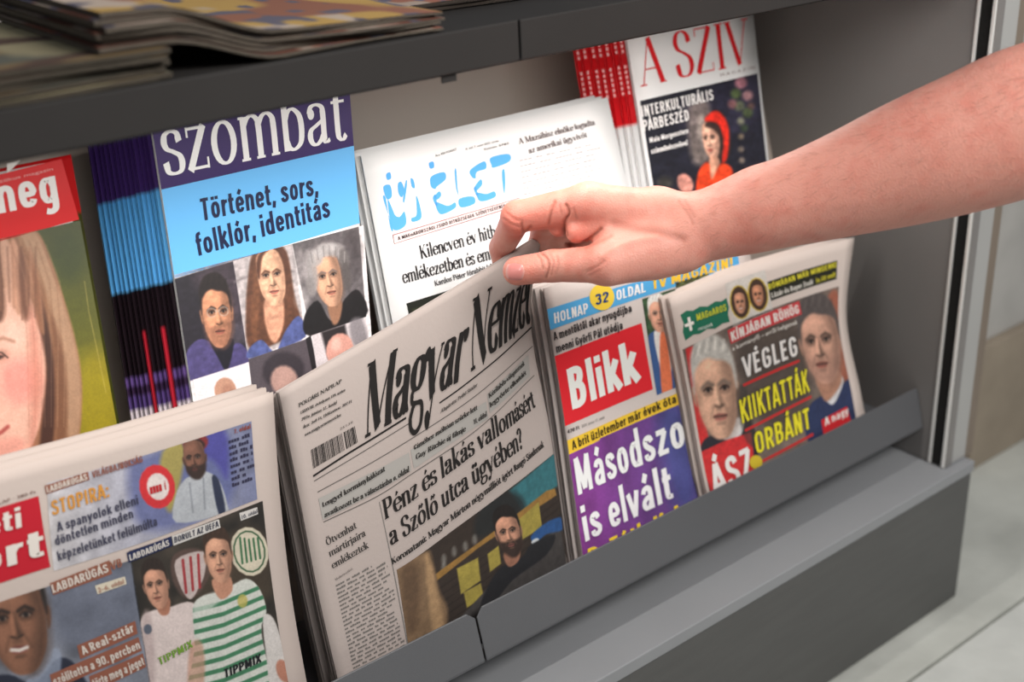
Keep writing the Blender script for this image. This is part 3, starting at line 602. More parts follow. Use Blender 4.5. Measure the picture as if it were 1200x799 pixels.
        if beard is not None:
            s.poly(TT([(-.96, -.05), (-.84, .25), (-.42 + k, .34), (k, .30), (.42 + k, .34), (.84, .25), (.96, -.05), (.86, .62), (.42, 1.0), (0, 1.1), (-.42, 1.0), (-.86, .62)]), beard, h * .14, .93)
            s.ell(*T(k * 1.2, .50), w_ * .26, h * .07, sk * .75, rot, h * .06, .6)
        if stub is not None: s.poly(TT([(-.9, .2), (-.4, .3), (.4, .3), (.9, .2), (.8, .6), (.4, .98), (-.4, .98), (-.8, .6)]), stub, h * .25, .5)
        bc = np.array(hcol if brow is None else brow, float)
        for sg in (-1, 1):
            ex = sg * .39 + k; f = 1 - .3 * max(0, sg * turn)
            s.ell(*T(ex, -.13), w_ * .27 * f, h * .12, sk * .50, rot, h * .13, .8)
            s.line(TT([(ex - .25 * f, -.215 + (.02 if sg > 0 else .05)), (ex, -.265), (ex + .25 * f, -.215 + (.05 if sg > 0 else .02))]), bc * .9, max(.9, h * .055), h * .06, .9)
            s.ell(*T(ex, -.10), w_ * .15 * f, h * .042, (186, 172, 162), rot, e * .7, .55)
            s.ell(*T(ex, -.10), w_ * .085, h * .052, (26, 19, 18), rot, e * .8)
            s.line(TT([(ex - .2 * f, -.10), (ex - .05, -.148), (ex + .1, -.145), (ex + .2 * f, -.10)]), (34, 22, 20), max(.6, h * .03), e * .8, .9)
            s.line(TT([(ex - .15 * f, -.02), (ex + .15 * f, -.02)]), sk * .62, h * .03, h * .06, .6)
        s.poly(TT([(k * 1.3 + side * .02, -.18), (k * 1.5 + side * .15, .10), (k * 1.5 + side * .22, .27), (k * 1.4, .27)]), sk * .52, h * .09, .8)
        s.line(TT([(k * 1.4 - .06 * side, -.12), (k * 1.6 - .05 * side, .20)]), np.minimum(sk * 1.25, 255), h * .07, h * .08, .7)
        s.line(TT([(k * 1.4 - .17, .27), (k * 1.4, .315), (k * 1.4 + .19, .27)]), sk * .36, max(.7, h * .04), e, .9)
        s.ell(*T(k * 1.3, .37), w_ * .16, h * .05, sk * .72, rot, h * .07, .6)
        m_ = np.array(mouth, float)
        s.line(TT([(k * 1.2 - .27, .50), (k * 1.2 - .08, .475), (k * 1.2 + .27, .50)]), m_ * .82, max(.9, h * .05), e)
        s.line(TT([(k * 1.2 - .2, .555), (k * 1.2, .575), (k * 1.2 + .2, .555)]), m_, max(.9, h * .055), e, .9)
        if smile > .5: s.line(TT([(k * 1.2 - .26, .51), (k * 1.2, .545), (k * 1.2 + .26, .51)]), (228, 220, 212), max(.9, h * .065), e)
        else: s.line(TT([(k * 1.2 - .30, .505), (k * 1.2, .52), (k * 1.2 + .30, .505)]), sk * .25, max(.6, h * .028), e * .9, .9)
        s.ell(*T(k * 1.1, .66), w_ * .2, h * .035, sk * .60, rot, h * .07, .7)
        for sg in (-1, 1): s.line(TT([(k * 1.3 + sg * .24, .25), (k * 1.2 + sg * .44, .52)]), sk * .6, h * .03, h * .07, .6)
        if glasses:
            for sg in (-1, 1):
                q = [T(sg * .40 + k + .31 * math.cos(a), -.09 + .14 * math.sin(a)) for a in np.linspace(0, 2 * np.pi, 13)]
                s.line(q, (176, 164, 154), max(.7, h * .022), e, .8)
            s.line(TT([(k - .10, -.12), (k + .10, -.12)]), (176, 164, 154), .8, e, .8)
        if hair == 'short':
            hc = np.array(hcol, float)
            s.poly(TT([(-1.0, -.05), (-1.05, -.45), (-.98, -.85), (-.68, -1.16), (-.2, -1.30), (.35, -1.30), (.78, -1.1), (1.0, -.78), (1.06, -.4), (1.0, -.05), (.92, -.36), (.86, -.56), (.58, -.70), (.2, -.74), (-.15, -.80), (-.5, -.74), (-.82, -.56), (-.92, -.36)]), hc, h * .07)
            for q in range(9):
                a = -1 + q / 4.0; s.line(TT([(a * .8, -.88 - .1 * (1 - a * a)), (a * .75 + .15, -1.22 + .14 * a * a)]), np.minimum(hc * (1.35 if q % 2 else .75), 255), h * .035, h * .05, .5)
        elif hair:
            s.poly(TT(hair), hcol, h * .1)
ORD = ['', 'first', 'second', 'third', 'fourth', 'fifth', 'sixth', 'seventh', 'eighth', 'ninth', 'tenth', 'eleventh', 'twelfth', 'thirteenth']
# ------------------------------------------------------------------ publications
GU, GL = .95, .88           # how strongly the back and front rows are lit (print colours are measured / this)
def pub(name, label, cat, pg, rough, gain, paper, group=None, tint=None):
    pg.rough = rough; pg.gain = gain
    r = thing(name, label, cat, pg.base, group)
    c = np.minimum(lin(paper) / gain, .9)
    key = 'paper_%02x%02x%02x' % tuple(int(255 * x) for x in c)
    m = MATS.get(key)
    if not m:
        m = mat(key, (200, 200, 200), rough, 0, .10 if rough > .6 else .0, 260, .02, 40, spec=.25)
        b = m.node_tree.nodes['Principled BSDF']
        if b.inputs['Base Color'].links: m.node_tree.links.remove(b.inputs['Base Color'].links[0])
        b.inputs['Base Color'].default_value = (*c, 1); b.inputs['Subsurface Weight'].default_value = 0
    return r, m
def flat(q, n, d, top=0., height=None, bottom=0.):
    """corner net of a flat sheet from its four corners on the photo; extended up and down the sheet"""
    a, b, c, e = [on(p, n, d) for p in q]
    l = (e - a); r = (c - b); L = np.linalg.norm(l); Rr = np.linalg.norm(r)
    k0 = -top / L      # the foot of the sheet rests on the tray
    return [[a + l * k0, b + r * k0], [a + l * (TZ + .0015 - a[2]) / l[2], b + r * (TZ + .0015 - b[2]) / r[2]]]
def band_block(pg, root, name, bands, t, nx=3, stripe=None, v1=1.):
    """closed magazine body, coloured in bands down the sheet; bands: (v_end, colour)"""
    ny = 70; vv = np.linspace(0, v1, ny); U, V = np.meshgrid(np.linspace(0, 1, nx), vv); U = U.ravel(); V = V.ravel(); N = nx * ny
    A = pg.S(U, V, -.0003); B = pg.S(U, V, -t); F = grid_faces(nx, ny)
    def side(idx): i = np.array(list(idx)); return np.stack([i[:-1], i[1:], i[1:] + N, i[:-1] + N], 1)
    f = np.concatenate([F, F[:, ::-1] + N, side(range(nx)), side(range(N - nx, N)), side(range(0, N, nx)), side(range(nx - 1, N, nx))])
    c = np.zeros((N, 3)); k = 0
    for v_, u_ in ((V, U),):
        for i in range(N):
            for e, col in bands:
                if V[i] <= e: c[i] = col; break
            else: c[i] = bands[-1][1]
            if stripe and stripe[0] <= V[i] <= stripe[1] and U[i] < .1: c[i] = stripe[2]
    cc = np.minimum(lin(c) / pg.gain, .9)
    return link(name, np.concatenate([A, B]), f, vmat('cover_gloss', .4, .25), root, root.location, cols=np.concatenate([cc, cc]))

# ---- purple magazine ------------------------------------------------------------
def v_at(pg, p): return float(pg.inv([p])[0, 1])
Sq = [(179, 157), (410, 113), (431, 389), (226, 468)]
pgS = Page(flat(Sq, NU, DU, top=.016, height=.232))
root, pm = pub('magazine', 'purple and sky-blue magazine with five cover portraits, front copy of its stack', 'magazine', pgS, .38, GU, (245, 243, 242))
sheet(pgS, root, 'front_cover', pm, 6, 8, 0)
leaves(pgS, root, pm, 4, .0008, .0005, .001, 3, (3, 4), .0006)
rect(root, pgS, 'purple_band', [(176, 140), (409, 96), (413.5, 171), (190, 222)], (50, 27, 94))
rect(root, pgS, 'blue_band', [(190, 222), (413.5, 171), (419, 262), (205, 326)], (104, 184, 243))
text(root, pgS, 'szombat', (193, 207), (407, 163), 77, (252, 250, 250), 'serif', name='title', thick=.10, thin=.032)
text(root, pgS, 'Történet, sors,', (237, 259), (373, 228), 26, (22, 30, 66), bold=.03, name='headline')
text(root, pgS, 'folklór, identitás', (232, 300), (387, 254), 26, (22, 30, 66), bold=.03, name='headline')
P = Photo(pgS, [(205, 326), (419, 262), (444, 460), (236, 535)], (235, 228, 228), 1.25)
P.poly([(200, 328), (273, 306), (291, 422), (222, 446)], (34, 30, 38), 1, smooth=False)
P.poly([(228, 322), (272, 308), (283, 380), (240, 345)], (70, 58, 66), 14, .8)
P.poly([(262, 380), (290, 380), (291, 400), (268, 402)], (96, 88, 98), 6, .5)
P.poly([(218, 415), (232, 398), (248, 402), (262, 420), (276, 402), (288, 408), (292, 424), (222, 446)], (74, 66, 112), 2)
P.poly([(246, 398), (256, 420), (266, 434), (274, 402), (268, 396)], (26, 24, 34), 2)
P.face(254, 369, 17.5, 38, (206, 142, 108), -7, .25, hair='short', hcol=(34, 26, 26), glasses=True, smile=.3, side=1, stub=(150, 100, 80))
# woman
P.poly([(273, 304), (342, 284), (358, 395), (291, 421)], (178, 168, 168), 1, smooth=False)
P.line([(275, 330), (300, 320), (345, 318)], (120, 110, 112), 3, 3, .6)
P.poly([(294, 302), (302, 290), (320, 286), (334, 292), (340, 312), (344, 340), (350, 364), (352, 380), (332, 398), (300, 410), (289, 400), (288, 360), (290, 330)], (92, 58, 42), 3)
P.poly([(300, 300), (296, 340), (294, 380), (300, 400), (304, 350)], (140, 90, 60), 4, .5)
P.poly([(310, 352), (330, 348), (332, 380), (322, 402), (312, 385)], (206, 150, 122), 3)
P.poly([(291, 420), (292, 408), (306, 398), (318, 410), (324, 412), (334, 388), (350, 370), (358, 394), (324, 410)], (78, 88, 140), 2)
P.face(318, 325, 17, 33, (226, 172, 140), -9, .1, hcol=(90, 56, 40), mouth=(178, 92, 84), ears=False, side=1, shade=.5)
P.poly([(300, 318), (302, 300), (312, 290), (322, 288), (308, 300), (304, 326)], (88, 54, 40), 3)
P.poly([(322, 288), (334, 296), (338, 318), (336, 344), (332, 310)], (84, 52, 38), 3)
# older man
P.poly([(342, 284), (420, 262), (429, 371), (364, 393)], (96, 90, 92), 1, smooth=False)
P.ell(352, 312, 9, 22, (150, 142, 142), 0, 8, .6); P.ell(354, 350, 8, 12, (186, 178, 178), 0, 8, .6); P.ell(412, 300, 12, 30, (70, 64, 66), 0, 9, .8)
P.poly([(356, 372), (372, 352), (388, 376), (404, 350), (420, 340), (428, 372), (364, 394)], (22, 20, 22), 2)
P.ell(384, 303, 22, 20, (134, 126, 126), -10, 5); P.ell(365, 318, 9, 26, (150, 142, 142), -6, 6); P.ell(405, 312, 9, 26, (86, 80, 82), -6, 6)
P.noise(4, .12, 5)
P.poly([(384, 356), (400, 352), (398, 374), (390, 380)], (150, 108, 84), 3)
P.face(384, 326, 17, 33, (212, 160, 130), -12, .15, hcol=(120, 108, 104), side=1, shade=1, glasses=False, ears=False)
for x, y, rx, ry, g_ in ((366, 318, 6, 22, 150), (370, 302, 8, 10, 166), (381, 293, 11, 8, 172), (394, 293, 10, 8, 150), (403, 303, 6, 12, 110), (406, 322, 5, 18, 84), (364, 336, 5, 12, 130), (375, 297, 6, 6, 184), (388, 290, 6, 5, 186)): P.ell(x, y, rx, ry, (g_, g_ - 6, g_ - 7), -8, 4, .9)
for a in range(12): P.line([(366 + a * 3.4, 308 - 8 * math.sin(a / 3.6)), (364 + a * 3.6, 296 - 8 * math.sin(a / 3.6))], (190, 184, 182) if a % 2 else (92, 86, 86), 1.2, 1.6, .5)
# bottom strip
P.poly([(226, 445), (292, 424), (300, 480), (236, 500)], (232, 224, 226), 1, smooth=False)
P.ell(264, 458, 13, 16, (186, 140, 118), -8, 2); P.ell(268, 462, 8, 12, (150, 104, 88), -8, 4, .5)
P.poly([(291, 421), (359, 397), (370, 440), (298, 480)], (80, 72, 78), 1, smooth=False)
P.poly([(358, 397), (364, 393), (372, 430), (366, 436)], (30, 26, 30), 1, smooth=False)
P.ell(332, 434, 25, 22, (52, 46, 52), -14, 5); P.ell(333, 446, 16, 18, (178, 142, 132), -14, 4)
P.poly([(365, 393), (429, 371), (436, 430), (372, 440)], (206, 196, 198), 1, smooth=False)
P.poly([(376, 389), (404, 380), (408, 400), (384, 420)], (40, 34, 36), 4, smooth=False); P.poly([(410, 377), (424, 373), (430, 400), (414, 404)], (120, 114, 118), 5, .8)
P.ell(398, 410, 16, 20, (206, 150, 136), 10, 2.5); P.ell(394, 404, 6, 8, (232, 186, 172), 10, 5, .7)
P.done(root, 'portraits')
# fanned copies behind
vb = [v_at(pgS, (190, 222)), v_at(pgS, (205, 326)), v_at(pgS, (221, 428)), v_at(pgS, (223, 441)), v_at(pgS, (224, 449)), v_at(pgS, (227, 466))]
bands = [(vb[0], (68, 44, 108)), (vb[1], (96, 176, 236)), (vb[2], (34, 24, 30)), (vb[3], (104, 78, 140)), (vb[4], (56, 38, 66)), (vb[5], (92, 70, 130)), (2, (226, 214, 220))]
proto = None
for i in range(1, 14):
    if proto is None:
        r2 = thing('magazine', 'x', 'magazine', pgS.base)
        band_block(pgS, r2, 'cover', bands, .0031, v1=.935); proto = r2; o = r2
        red = thing('magazine', 'x', 'magazine', pgS.base)
        band_block(pgS, red, 'cover', bands, .0031, stripe=(vb[2] - .12, 2, (190, 40, 56)), nx=14, v1=.935)
    elif i in (4, 8): o = red if i == 4 else copy_tree(red)
    else: o = copy_tree(proto)
    if i == 1: pass
    o.location = Vector(pgS.base) + Vector((-.0027 * i - .0003 * math.sin(i * 2.1), .0033 * i, -.0011 * i + .0004 * math.sin(i * 1.7)))
    o['label'] = '%s purple magazine spine leftwards from the front purple copy%s' % (ORD[i], ', with red stripe' if i in (4, 8) else '')
    o['group'] = 'purple magazines fanned behind the front copy'
# ---- girl magazine --------------------------------------------------------------
TRg, BRg = on((72, 187), NU, DU - .004), on((127, 490), NU, DU - .004)
lx = np.array([.185, 0, 0])
k = (TZ + .0015 - TRg[2]) / (BRg - TRg)[2]
BR2 = TRg + (BRg - TRg) * k
pgM = Page([[TRg - lx, TRg], [BR2 - lx, BR2]])
root, pm = pub('magazine', 'magazine with a red title band over a long-haired girl, left of the purple stack', 'magazine', pgM, .4, GU * 1.25, (240, 238, 236))
sheet(pgM, root, 'front_cover', pm, 6, 8, 0); leaves(pgM, root, pm, 5, .0010, .0006, .0015, 8, (3, 4), .0006)
rect(root, pgM, 'red_band', [(-95, 228), (78, 185), (92.6, 257), (-78, 304)], (226, 28, 32))
text(root, pgM, 'meg', (-14, 253), (69, 236), 42, (252, 248, 246), bold=.035, name='title')
text(root, pgM, 'az evangélikus magazin', (-40, 224), (62, 199.5), 3.6, (246, 180, 176), name='lettering')
rect(root, pgM, 'white_slip', [(8, 192), (24, 188), (14, 198), (8, 203)], (235, 230, 225), 1)
P = Photo(pgM, [(-78, 302), (92, 255), (142, 520), (-20, 572)], (70, 74, 24))
P.grad((62, 70, 26), (140, 128, 16), 0, .8)
P.ell(112, 470, 30, 60, (170, 150, 14), 0, 30, .7); P.ell(80, 300, 20, 30, (50, 62, 24), 0, 20, .6)
P.poly([(-60, 300), (-20, 268), (20, 266), (44, 272), (58, 300), (72, 340), (86, 390), (94, 430), (96, 470), (90, 520), (60, 560), (-20, 560), (-60, 420)], (150, 104, 74), 3)
P.poly([(20, 268), (44, 274), (66, 330), (86, 392), (95, 450), (92, 510), (80, 520), (74, 430), (56, 350), (40, 310)], (184, 146, 116), 6, .8)
P.poly([(-40, 390), (-20, 340), (30, 345), (46, 380), (54, 430), (50, 480), (38, 520), (10, 560), (-40, 560)], (238, 186, 164), 3)
P.poly([(44, 340), (56, 380), (64, 440), (62, 520), (46, 545), (50, 480), (54, 430), (46, 380)], (70, 40, 30), 5)
P.poly([(60, 370), (76, 420), (78, 500), (66, 540), (66, 440)], (120, 78, 54), 6, .8)
P.poly([(-20, 300), (-2, 284), (6, 350), (2, 376), (-10, 366)], (104, 66, 50), 6); P.poly([(14, 280), (24, 300), (26, 366), (14, 356), (8, 310)], (206, 150, 122), 4, .9)
P.poly([(24, 290), (34, 320), (36, 366), (27, 372), (20, 320)], (124, 80, 60), 7); P.poly([(0, 280), (12, 290), (14, 356), (6, 340)], (208, 160, 136), 4, .9)
P.poly([(34, 290), (46, 330), (52, 390), (42, 376), (36, 330)], (150, 100, 72), 4)
for a in range(12):
    x = 18 + a * 4.0; P.line([(x - 8, 276 + a), (x + 8, 330), (x + 14, 400), (x + 16 - a * .3, 500)], (206, 168, 138) if a % 2 else (104, 66, 46), 1.0, 1.6, .3)
P.ell(22, 446, 24, 28, (240, 130, 122), 0, 20, .55); P.ell(-2, 417, 12, 7, (196, 132, 112), -12, 8, .7); P.ell(-3, 419, 8, 2.6, (70, 44, 38), -12, 2.5); P.line([(-8, 412), (2, 413), (9, 419)], (52, 32, 28), 1.6, 1.6)
P.poly([(36, 360), (46, 400), (50, 450), (44, 500), (34, 530), (36, 470), (34, 410)], (206, 128, 108), 12, .7)
P.ell(16, 392, 12, 14, (250, 208, 188), 0, 14, .6)
for a in range(14): P.line([(-30 + a * 5.5, 290), (-26 + a * 5.2, 330), (-24 + a * 5, 352 + (a * 7) % 24)], ((196, 146, 118), (110, 70, 50), (160, 112, 84))[a % 3], 2.2, 3, .55)
P.line([(-10, 400), (4, 396), (16, 400)], (150, 96, 72), 3, 4, .7); P.line([(-12, 514), (2, 506), (9, 500)], (170, 70, 64), 5, 3, .9); P.poly([(-30, 530), (10, 512), (30, 520), (10, 560)], (226, 150, 134), 8, .7)
P.line([(99, 330), (104, 365), (112, 402), (124, 460)], (214, 190, 120), 1.0, 1.5, .5)
P.done(root, 'girl_photograph')
r2 = thing('magazine', 'copy of the red-banded girl magazine, only its right edge showing behind the front copy', 'magazine', pgM.base)
band_block(pgM, r2, 'cover', [(v_at(pgM, (92, 255)), (214, 26, 30)), (2, (64, 66, 22))], .004)
r2.location = Vector(pgM.base) + Vector((.0095, .0075, .0005))

# ---- white paper with blue logo ---------------------------------------------------
pgE = Page(flat([(423, 182), (712, 114), (745, 262), (460, 377)], NU, DU - .004, height=.220))
root, pm = pub('newspaper', 'white newspaper with blue block-letter masthead, behind the hand', 'newspaper', pgE, .8, GU, (285, 283, 282))
sheet(pgE, root, 'front_page', pm, 10, 12, 0); leaves(pgE, root, pm, 5, .0010, .0006, .003, 5, (4, 5), .0008)
BL_ = (92, 172, 240)
LOGO = [[(449, 219), (457, 217), (459, 230), (453, 233)], [(454, 234), (459, 243), (463, 252), (468, 254), (474, 248), (475, 264), (460, 268)], [(466, 216), (470, 213), (473.5, 222), (471, 231), (467, 227)], [(452.5, 204), (457, 202), (458, 209), (453.5, 210.5)],
        [(481, 209), (484.5, 211), (486, 220), (482.5, 219)], [(487.5, 229), (492, 241), (493.5, 255.5), (483.5, 260), (482, 255.5), (488, 251)], [(474, 236), (477, 214), (475, 213), (472, 234)],
        [(502.5, 191), (507.6, 189.5), (508.5, 196), (504, 197.4)], [(505, 207), (520, 201.6), (522, 210), (512, 218.6), (510, 221.5), (505, 218.6)], [(509, 230), (514.7, 224), (516.7, 229.4), (512, 234)], [(510.5, 237), (524.6, 241), (533, 237), (533, 244), (516, 251)],
        [(532.6, 200), (534.6, 199), (536, 219), (537.5, 230), (534, 219)], [(538, 233), (554, 230), (556, 238.5), (540, 243)],
        [(551, 199), (567, 189), (569.4, 197.4), (558.6, 201.6), (557, 209), (552.4, 207)], [(556, 219), (563, 210), (565, 216), (558.6, 223)], [(558.6, 226), (570, 227), (579, 224), (580, 231), (563, 236)],
        [(575, 184.6), (595.5, 180.4), (597, 189), (578.5, 196.5), (575.6, 193)], [(588, 201), (591, 199), (592, 213), (591, 227), (589, 218)],
        [(449, 233), (452, 233), (457, 266), (460, 268)], [(507, 232), (510, 228), (512, 240), (510, 240)], [(555, 221), (557, 219), (560, 228), (558, 229)]]
poly(root, pgE, 'masthead', LOGO, BL_, smooth=True)
DK = (44, 38, 40)
text(root, pgE, 'Ára 400 FORINT', (510, 184), (535, 176), 2.6, DK)
text(root, pgE, 'X. évf. 7. szám 2025. június', (545, 176), (584, 166), 2.4, DK); text(root, pgE, 'Sziván 5785', (567, 176.5), (596, 169), 2.4, DK)
text(root, pgE, 'A Mazsihisz elnöke fogadta', (608, 169), (697, 146), 6.6, (96, 84, 84), 'serif', name='headline', thick=.13, thin=.05)
text(root, pgE, 'az amerikai ügyvivőt', (619.5, 180), (688, 160.5), 6.6, (96, 84, 84), 'serif', name='headline', thick=.13, thin=.05)
greek(root, pgE, [(608, 186), (703, 165), (714, 222), (617, 252)], 10, (188, 182, 184), fill=.28, seed=3)
rect(root, pgE, 'strap_line_border', [(459.6, 275), (608.5, 231.6), (609.5, 240.4), (461.8, 286)], (150, 84, 84))
rect(root, pgE, 'strap_line', [(460.6, 275.8), (608, 232.6), (608.8, 239.4), (462, 285.2)], (250, 224, 222), 1)
text(root, pgE, 'A MAGYARORSZÁGI ZSIDÓ HITKÖZSÉGEK SZÖVETSÉGÉNEK LAPJA', (466, 281.6), (606, 238.2), 4.2, (40, 30, 34), bold=.02, lvl=2)
text(root, pgE, 'Kilencven év hitben', (493.5, 303), (593, 274), 15, (34, 30, 32), 'serif', name='headline', thick=.13, thin=.045)
text(root, pgE, 'emlékezetben és eml', (472, 332), (577, 303), 15, (34, 30, 32), 'serif', name='headline', thick=.13, thin=.045)
text(root, pgE, 'Kardos Péter főrabbit kö', (509.6, 335), (577, 314), 6, (54, 48, 50), 'serif', thick=.13, thin=.06)
rect(root, pgE, 'dark_photograph', [(476, 355.5), (640, 305), (660, 380), (494, 436)], (38, 40, 34))
rect(root, pgE, 'dark_photograph', [(482, 362), (540, 344), (546, 366), (488, 384)], (52, 56, 40), 1)
for i, lb in ((1, 'copy right behind'), (2, 'rearmost copy behind')):
    r2 = thing('newspaper', '%s the white newspaper with the blue masthead, its left edge showing' % lb, 'newspaper', pgE.base)
    sheet(pgE, r2, 'front_page', pm, 5, 6, 0); leaves(pgE, r2, pm, 4, .0010, .0006, .002, 15 + i, (3, 4), .0008)
    r2.location = Vector(pgE.base) + Vector((-.0025 * i, .0065 * i, .0005 * i))

# ---- red and white magazine ---------------------------------------------------------
pgZ = Page(flat([(735, 50), (883, 20), (901, 190), (765, 240)], NU, DU, top=.018, height=.222))
root, pm = pub('magazine', 'white magazine with red serif title over a woman in a red headscarf', 'magazine', pgZ, .4, GU, (250, 247, 246))
sheet(pgZ, root, 'front_cover', pm, 6, 8, 0); leaves(pgZ, root, pm, 4, .0008, .0005, .001, 6, (3, 4), .0006)
text(root, pgZ, 'A SZÍV', (750.5, 101), (880, 73), 54, (216, 34, 40), 'serif', name='title', thick=.105, thin=.02)
text(root, pgZ, 'M A G A Z I N', (844, 90), (884, 80.5), 3.4, (130, 110, 108))
P = Photo(pgZ, [(750, 118), (884.5, 87), (901, 210), (772, 262)], (30, 30, 40), 1.2)
P.poly([(800, 120), (884, 90), (890, 140), (820, 170)], (44, 42, 60), 20, .8)
P.poly([(806, 128), (830, 120), (834, 180), (812, 190)], (150, 134, 124), 8, .7); P.ell(822, 150, 5, 16, (190, 176, 164), 0, 6, .5)
for x, y, r_, c in ((868, 97, 7, (200, 130, 140)), (862, 110, 6, (90, 110, 60)), (876, 112, 6, (206, 150, 150)), (866, 124, 6, (120, 128, 96)), (876, 132, 6, (80, 96, 56)), (858, 122, 5, (170, 110, 110)), (868, 142, 4, (150, 150, 120)), (880, 124, 4, (110, 80, 70)), (872, 150, 4, (70, 90, 60)), (868, 160, 3, (150, 130, 100)), (868, 175, 3, (170, 150, 130)), (869, 188, 3, (160, 140, 120))): P.ell(x, y, r_, r_, c, 0, 5, .75)
P.ell(843, 160, 13, 32, (46, 34, 32), -8, 4)
P.face(833, 164, 10, 22, (222, 168, 144), -8, -.7, hcol=(50, 34, 30), mouth=(176, 50, 48), side=1, shade=.8, ears=False)
P.poly([(826, 142), (830, 134), (840, 130), (850, 140), (854, 156), (852, 184), (846, 190), (848, 166), (842, 148)], (216, 44, 30), 3)
P.poly([(826, 148), (830, 142), (842, 146), (844, 160), (836, 152)], (50, 36, 34), 3, .9)
P.poly([(832, 184), (842, 186), (842, 200), (836, 214), (830, 202)], (206, 150, 124), 2.5)
P.poly([(816, 214), (820, 198), (830, 190), (834, 210), (844, 192), (856, 196), (860, 214), (850, 232), (818, 232)], (222, 66, 30), 3)
P.poly([(795, 206), (804, 204), (812, 214), (810, 224), (800, 226), (794, 216)], (206, 140, 126), 3); P.ell(779, 214, 9, 7, (70, 66, 56), 0, 8, .7)
P.noise(6, .16, 9); P.noise(3, .12, 10); P.done(root, 'cover_photograph')
text(root, pgZ, 'INTERKULTURÁLIS', (752, 137.5), (835.5, 117), 13, (244, 240, 238), bold=.02, lvl=2, name='headline')
text(root, pgZ, 'PÁRBESZÉD', (754, 154), (807, 141), 13, (244, 240, 238), bold=.02, lvl=2, name='headline')
text(root, pgZ, 'Maia Morgenstern', (761, 167.5), (806, 156), 6, (240, 236, 234), bold=.03, lvl=2)
text(root, pgZ, 'színművésznővel', (762.5, 180.5), (805, 170), 6, (240, 236, 234), bold=.03, lvl=2)
vr = v_at(pgZ, (757, 143)); vt = v_at(pgZ, (744, 79))
proto = None
for i in range(1, 8):
    if proto is None:
        proto = o = thing('magazine', 'x', 'magazine', pgZ.base)
        band_block(pgZ, o, 'cover', [(vr, (226, 34, 42)), (2, (290, 286, 284))], .0036, v1=.975)
        # pale lettering down the spine edge
        U0, U1 = .006, .022; vs = []; fs = []; rg = random.Random(2)
        for kk in range(14):
            v0 = vt - .16 + kk * .0185; v1 = v0 + .012; b_ = len(vs)
            if kk in (6, 7): continue
            vs += [(U0, v0), (U1, v0), (U1, v1), (U0, v1)]; fs.append((b_, b_ + 1, b_ + 2, b_ + 3))
        ink(o, pgZ, 'spine_lettering', np.array(vs), np.array(fs), (236, 170, 170), 0, .4)
    else: o = copy_tree(proto)
    o.location = Vector(pgZ.base) + Vector((-.0062 * i - .0008 * math.sin(i * 2.3), .0038 * i, -.0006 * i + .0004 * math.sin(i * 1.3)))
    o['label'] = '%s red-topped white magazine spine leftwards from the headscarf cover' % ORD[i]
    o['group'] = 'red and white magazines fanned behind the front copy'

# ------------------------------------------------------------------ front row
NP = (202, 191, 187)
def paper_stack(pg, label_fn, n, dx, dy, dz, group, mtl, cnt=6, seed=0, jit=.003):
    p0 = None
    for i in range(1, n + 1):
        if p0 is None:
            p0 = o = thing('newspaper', 'x', 'newspaper', pg.base)
            sheet(pg, o, 'front_page', mtl, 8, 9, 0); leaves(pg, o, mtl, cnt, .00075, .00042, jit, seed, (7, 8), .0007)
        else: o = copy_tree(p0)
        o.location = Vector(pg.base) + Vector((dx * i + .0012 * math.sin(i * 2.9 + seed), dy * i, dz * i))
        o['label'] = label_fn(i); 
        if group: o['group'] = group

# ---- serious broadsheet held by the hand ----------------------------------------------
rows = [[(327, 459), (430, 399), (525, 343), (600, 298), (634, 279)],
        [(349, 572), (438, 513), (520, 455), (583, 407), (622, 379)],
        [(374, 700), (462, 658), (535, 606), (602, 556), (647, 520)],
        [(402, 822), (482, 788), (558, 748), (623, 706), (666, 683)]]
off = [[.004, .012, .034, .056, .060], [.002, .008, .022, .038, .036], [.001, .004, .010, .016, .015], [0, 0, 0, 0, 0]]
pgN = Page(net_px(rows, NL, DL, off))
root, pm = pub('newspaper', 'newspaper with black serif masthead, its top right corner lifted by the hand', 'newspaper', pgN, .9, 1.18, (188, 175, 169))
sheet(pgN, root, 'front_page', pm, 30, 34, 0); leaves(pgN, root, pm, 7, .0008, .00045, .003, 12, (16, 18), .0008)
BK = (38, 35, 34); GR = (96, 92, 88)
text(root, pgN, 'Magyar', (426.5, 512), (543, 441), 75, BK, 'serif', name='masthead', thick=.165, thin=.034, lean=.145)
text(root, pgN, 'Nemzet', (551, 434), (621, 376), 72, BK, 'serif', name='masthead', thick=.165, thin=.034, lean=.15)
def rule(pts, wd, col=GR, name='rule'):
    pts = np.array(pts, float); a = cr1(pts, np.linspace(0, 1, 28)); up = np.array([-.15 * wd, -wd])
    uv1 = pgN.inv(a); uv2 = pgN.inv(a + up); n = len(a)
    ink(root, pgN, name, np.concatenate([uv2, uv1]), grid_faces(n, 2), col, 0, .9)
rule([(367, 559), (404, 535), (440, 513), (476, 490.5)], 2.4, BK); rule([(515, 473), (541, 454.5), (583, 421), (623, 384)], 1.8, BK)
rule([(368, 564), (420, 533), (480, 496)], 1, GR)
rule([(372, 577), (438, 541), (500, 503), (560, 462), (624, 406)], 1.0); rule([(379, 612), (440, 583), (482, 556), (560, 503), (626, 440)], 1.0)
text(root, pgN, 'POLGÁRI NAPILAP', (350, 477), (400, 448), 4.2, (70, 67, 64), 'serif', thick=.14, thin=.07)
for a, b, t_ in (((352, 485), (404, 458), 'LXXXVIII. évfolyam 139. szám'), ((353, 493), (394, 473), '2025. június 17., kedd'), ((355, 502), (412, 471), 'Ára: 380 Ft, Előfizetve: 307 Ft'), ((357, 511), (399, 487), 'www.magyarnemzet.hu')): text(root, pgN, t_, a, b, 3.2, (76, 73, 70), 'serif', thick=.15, thin=.08)
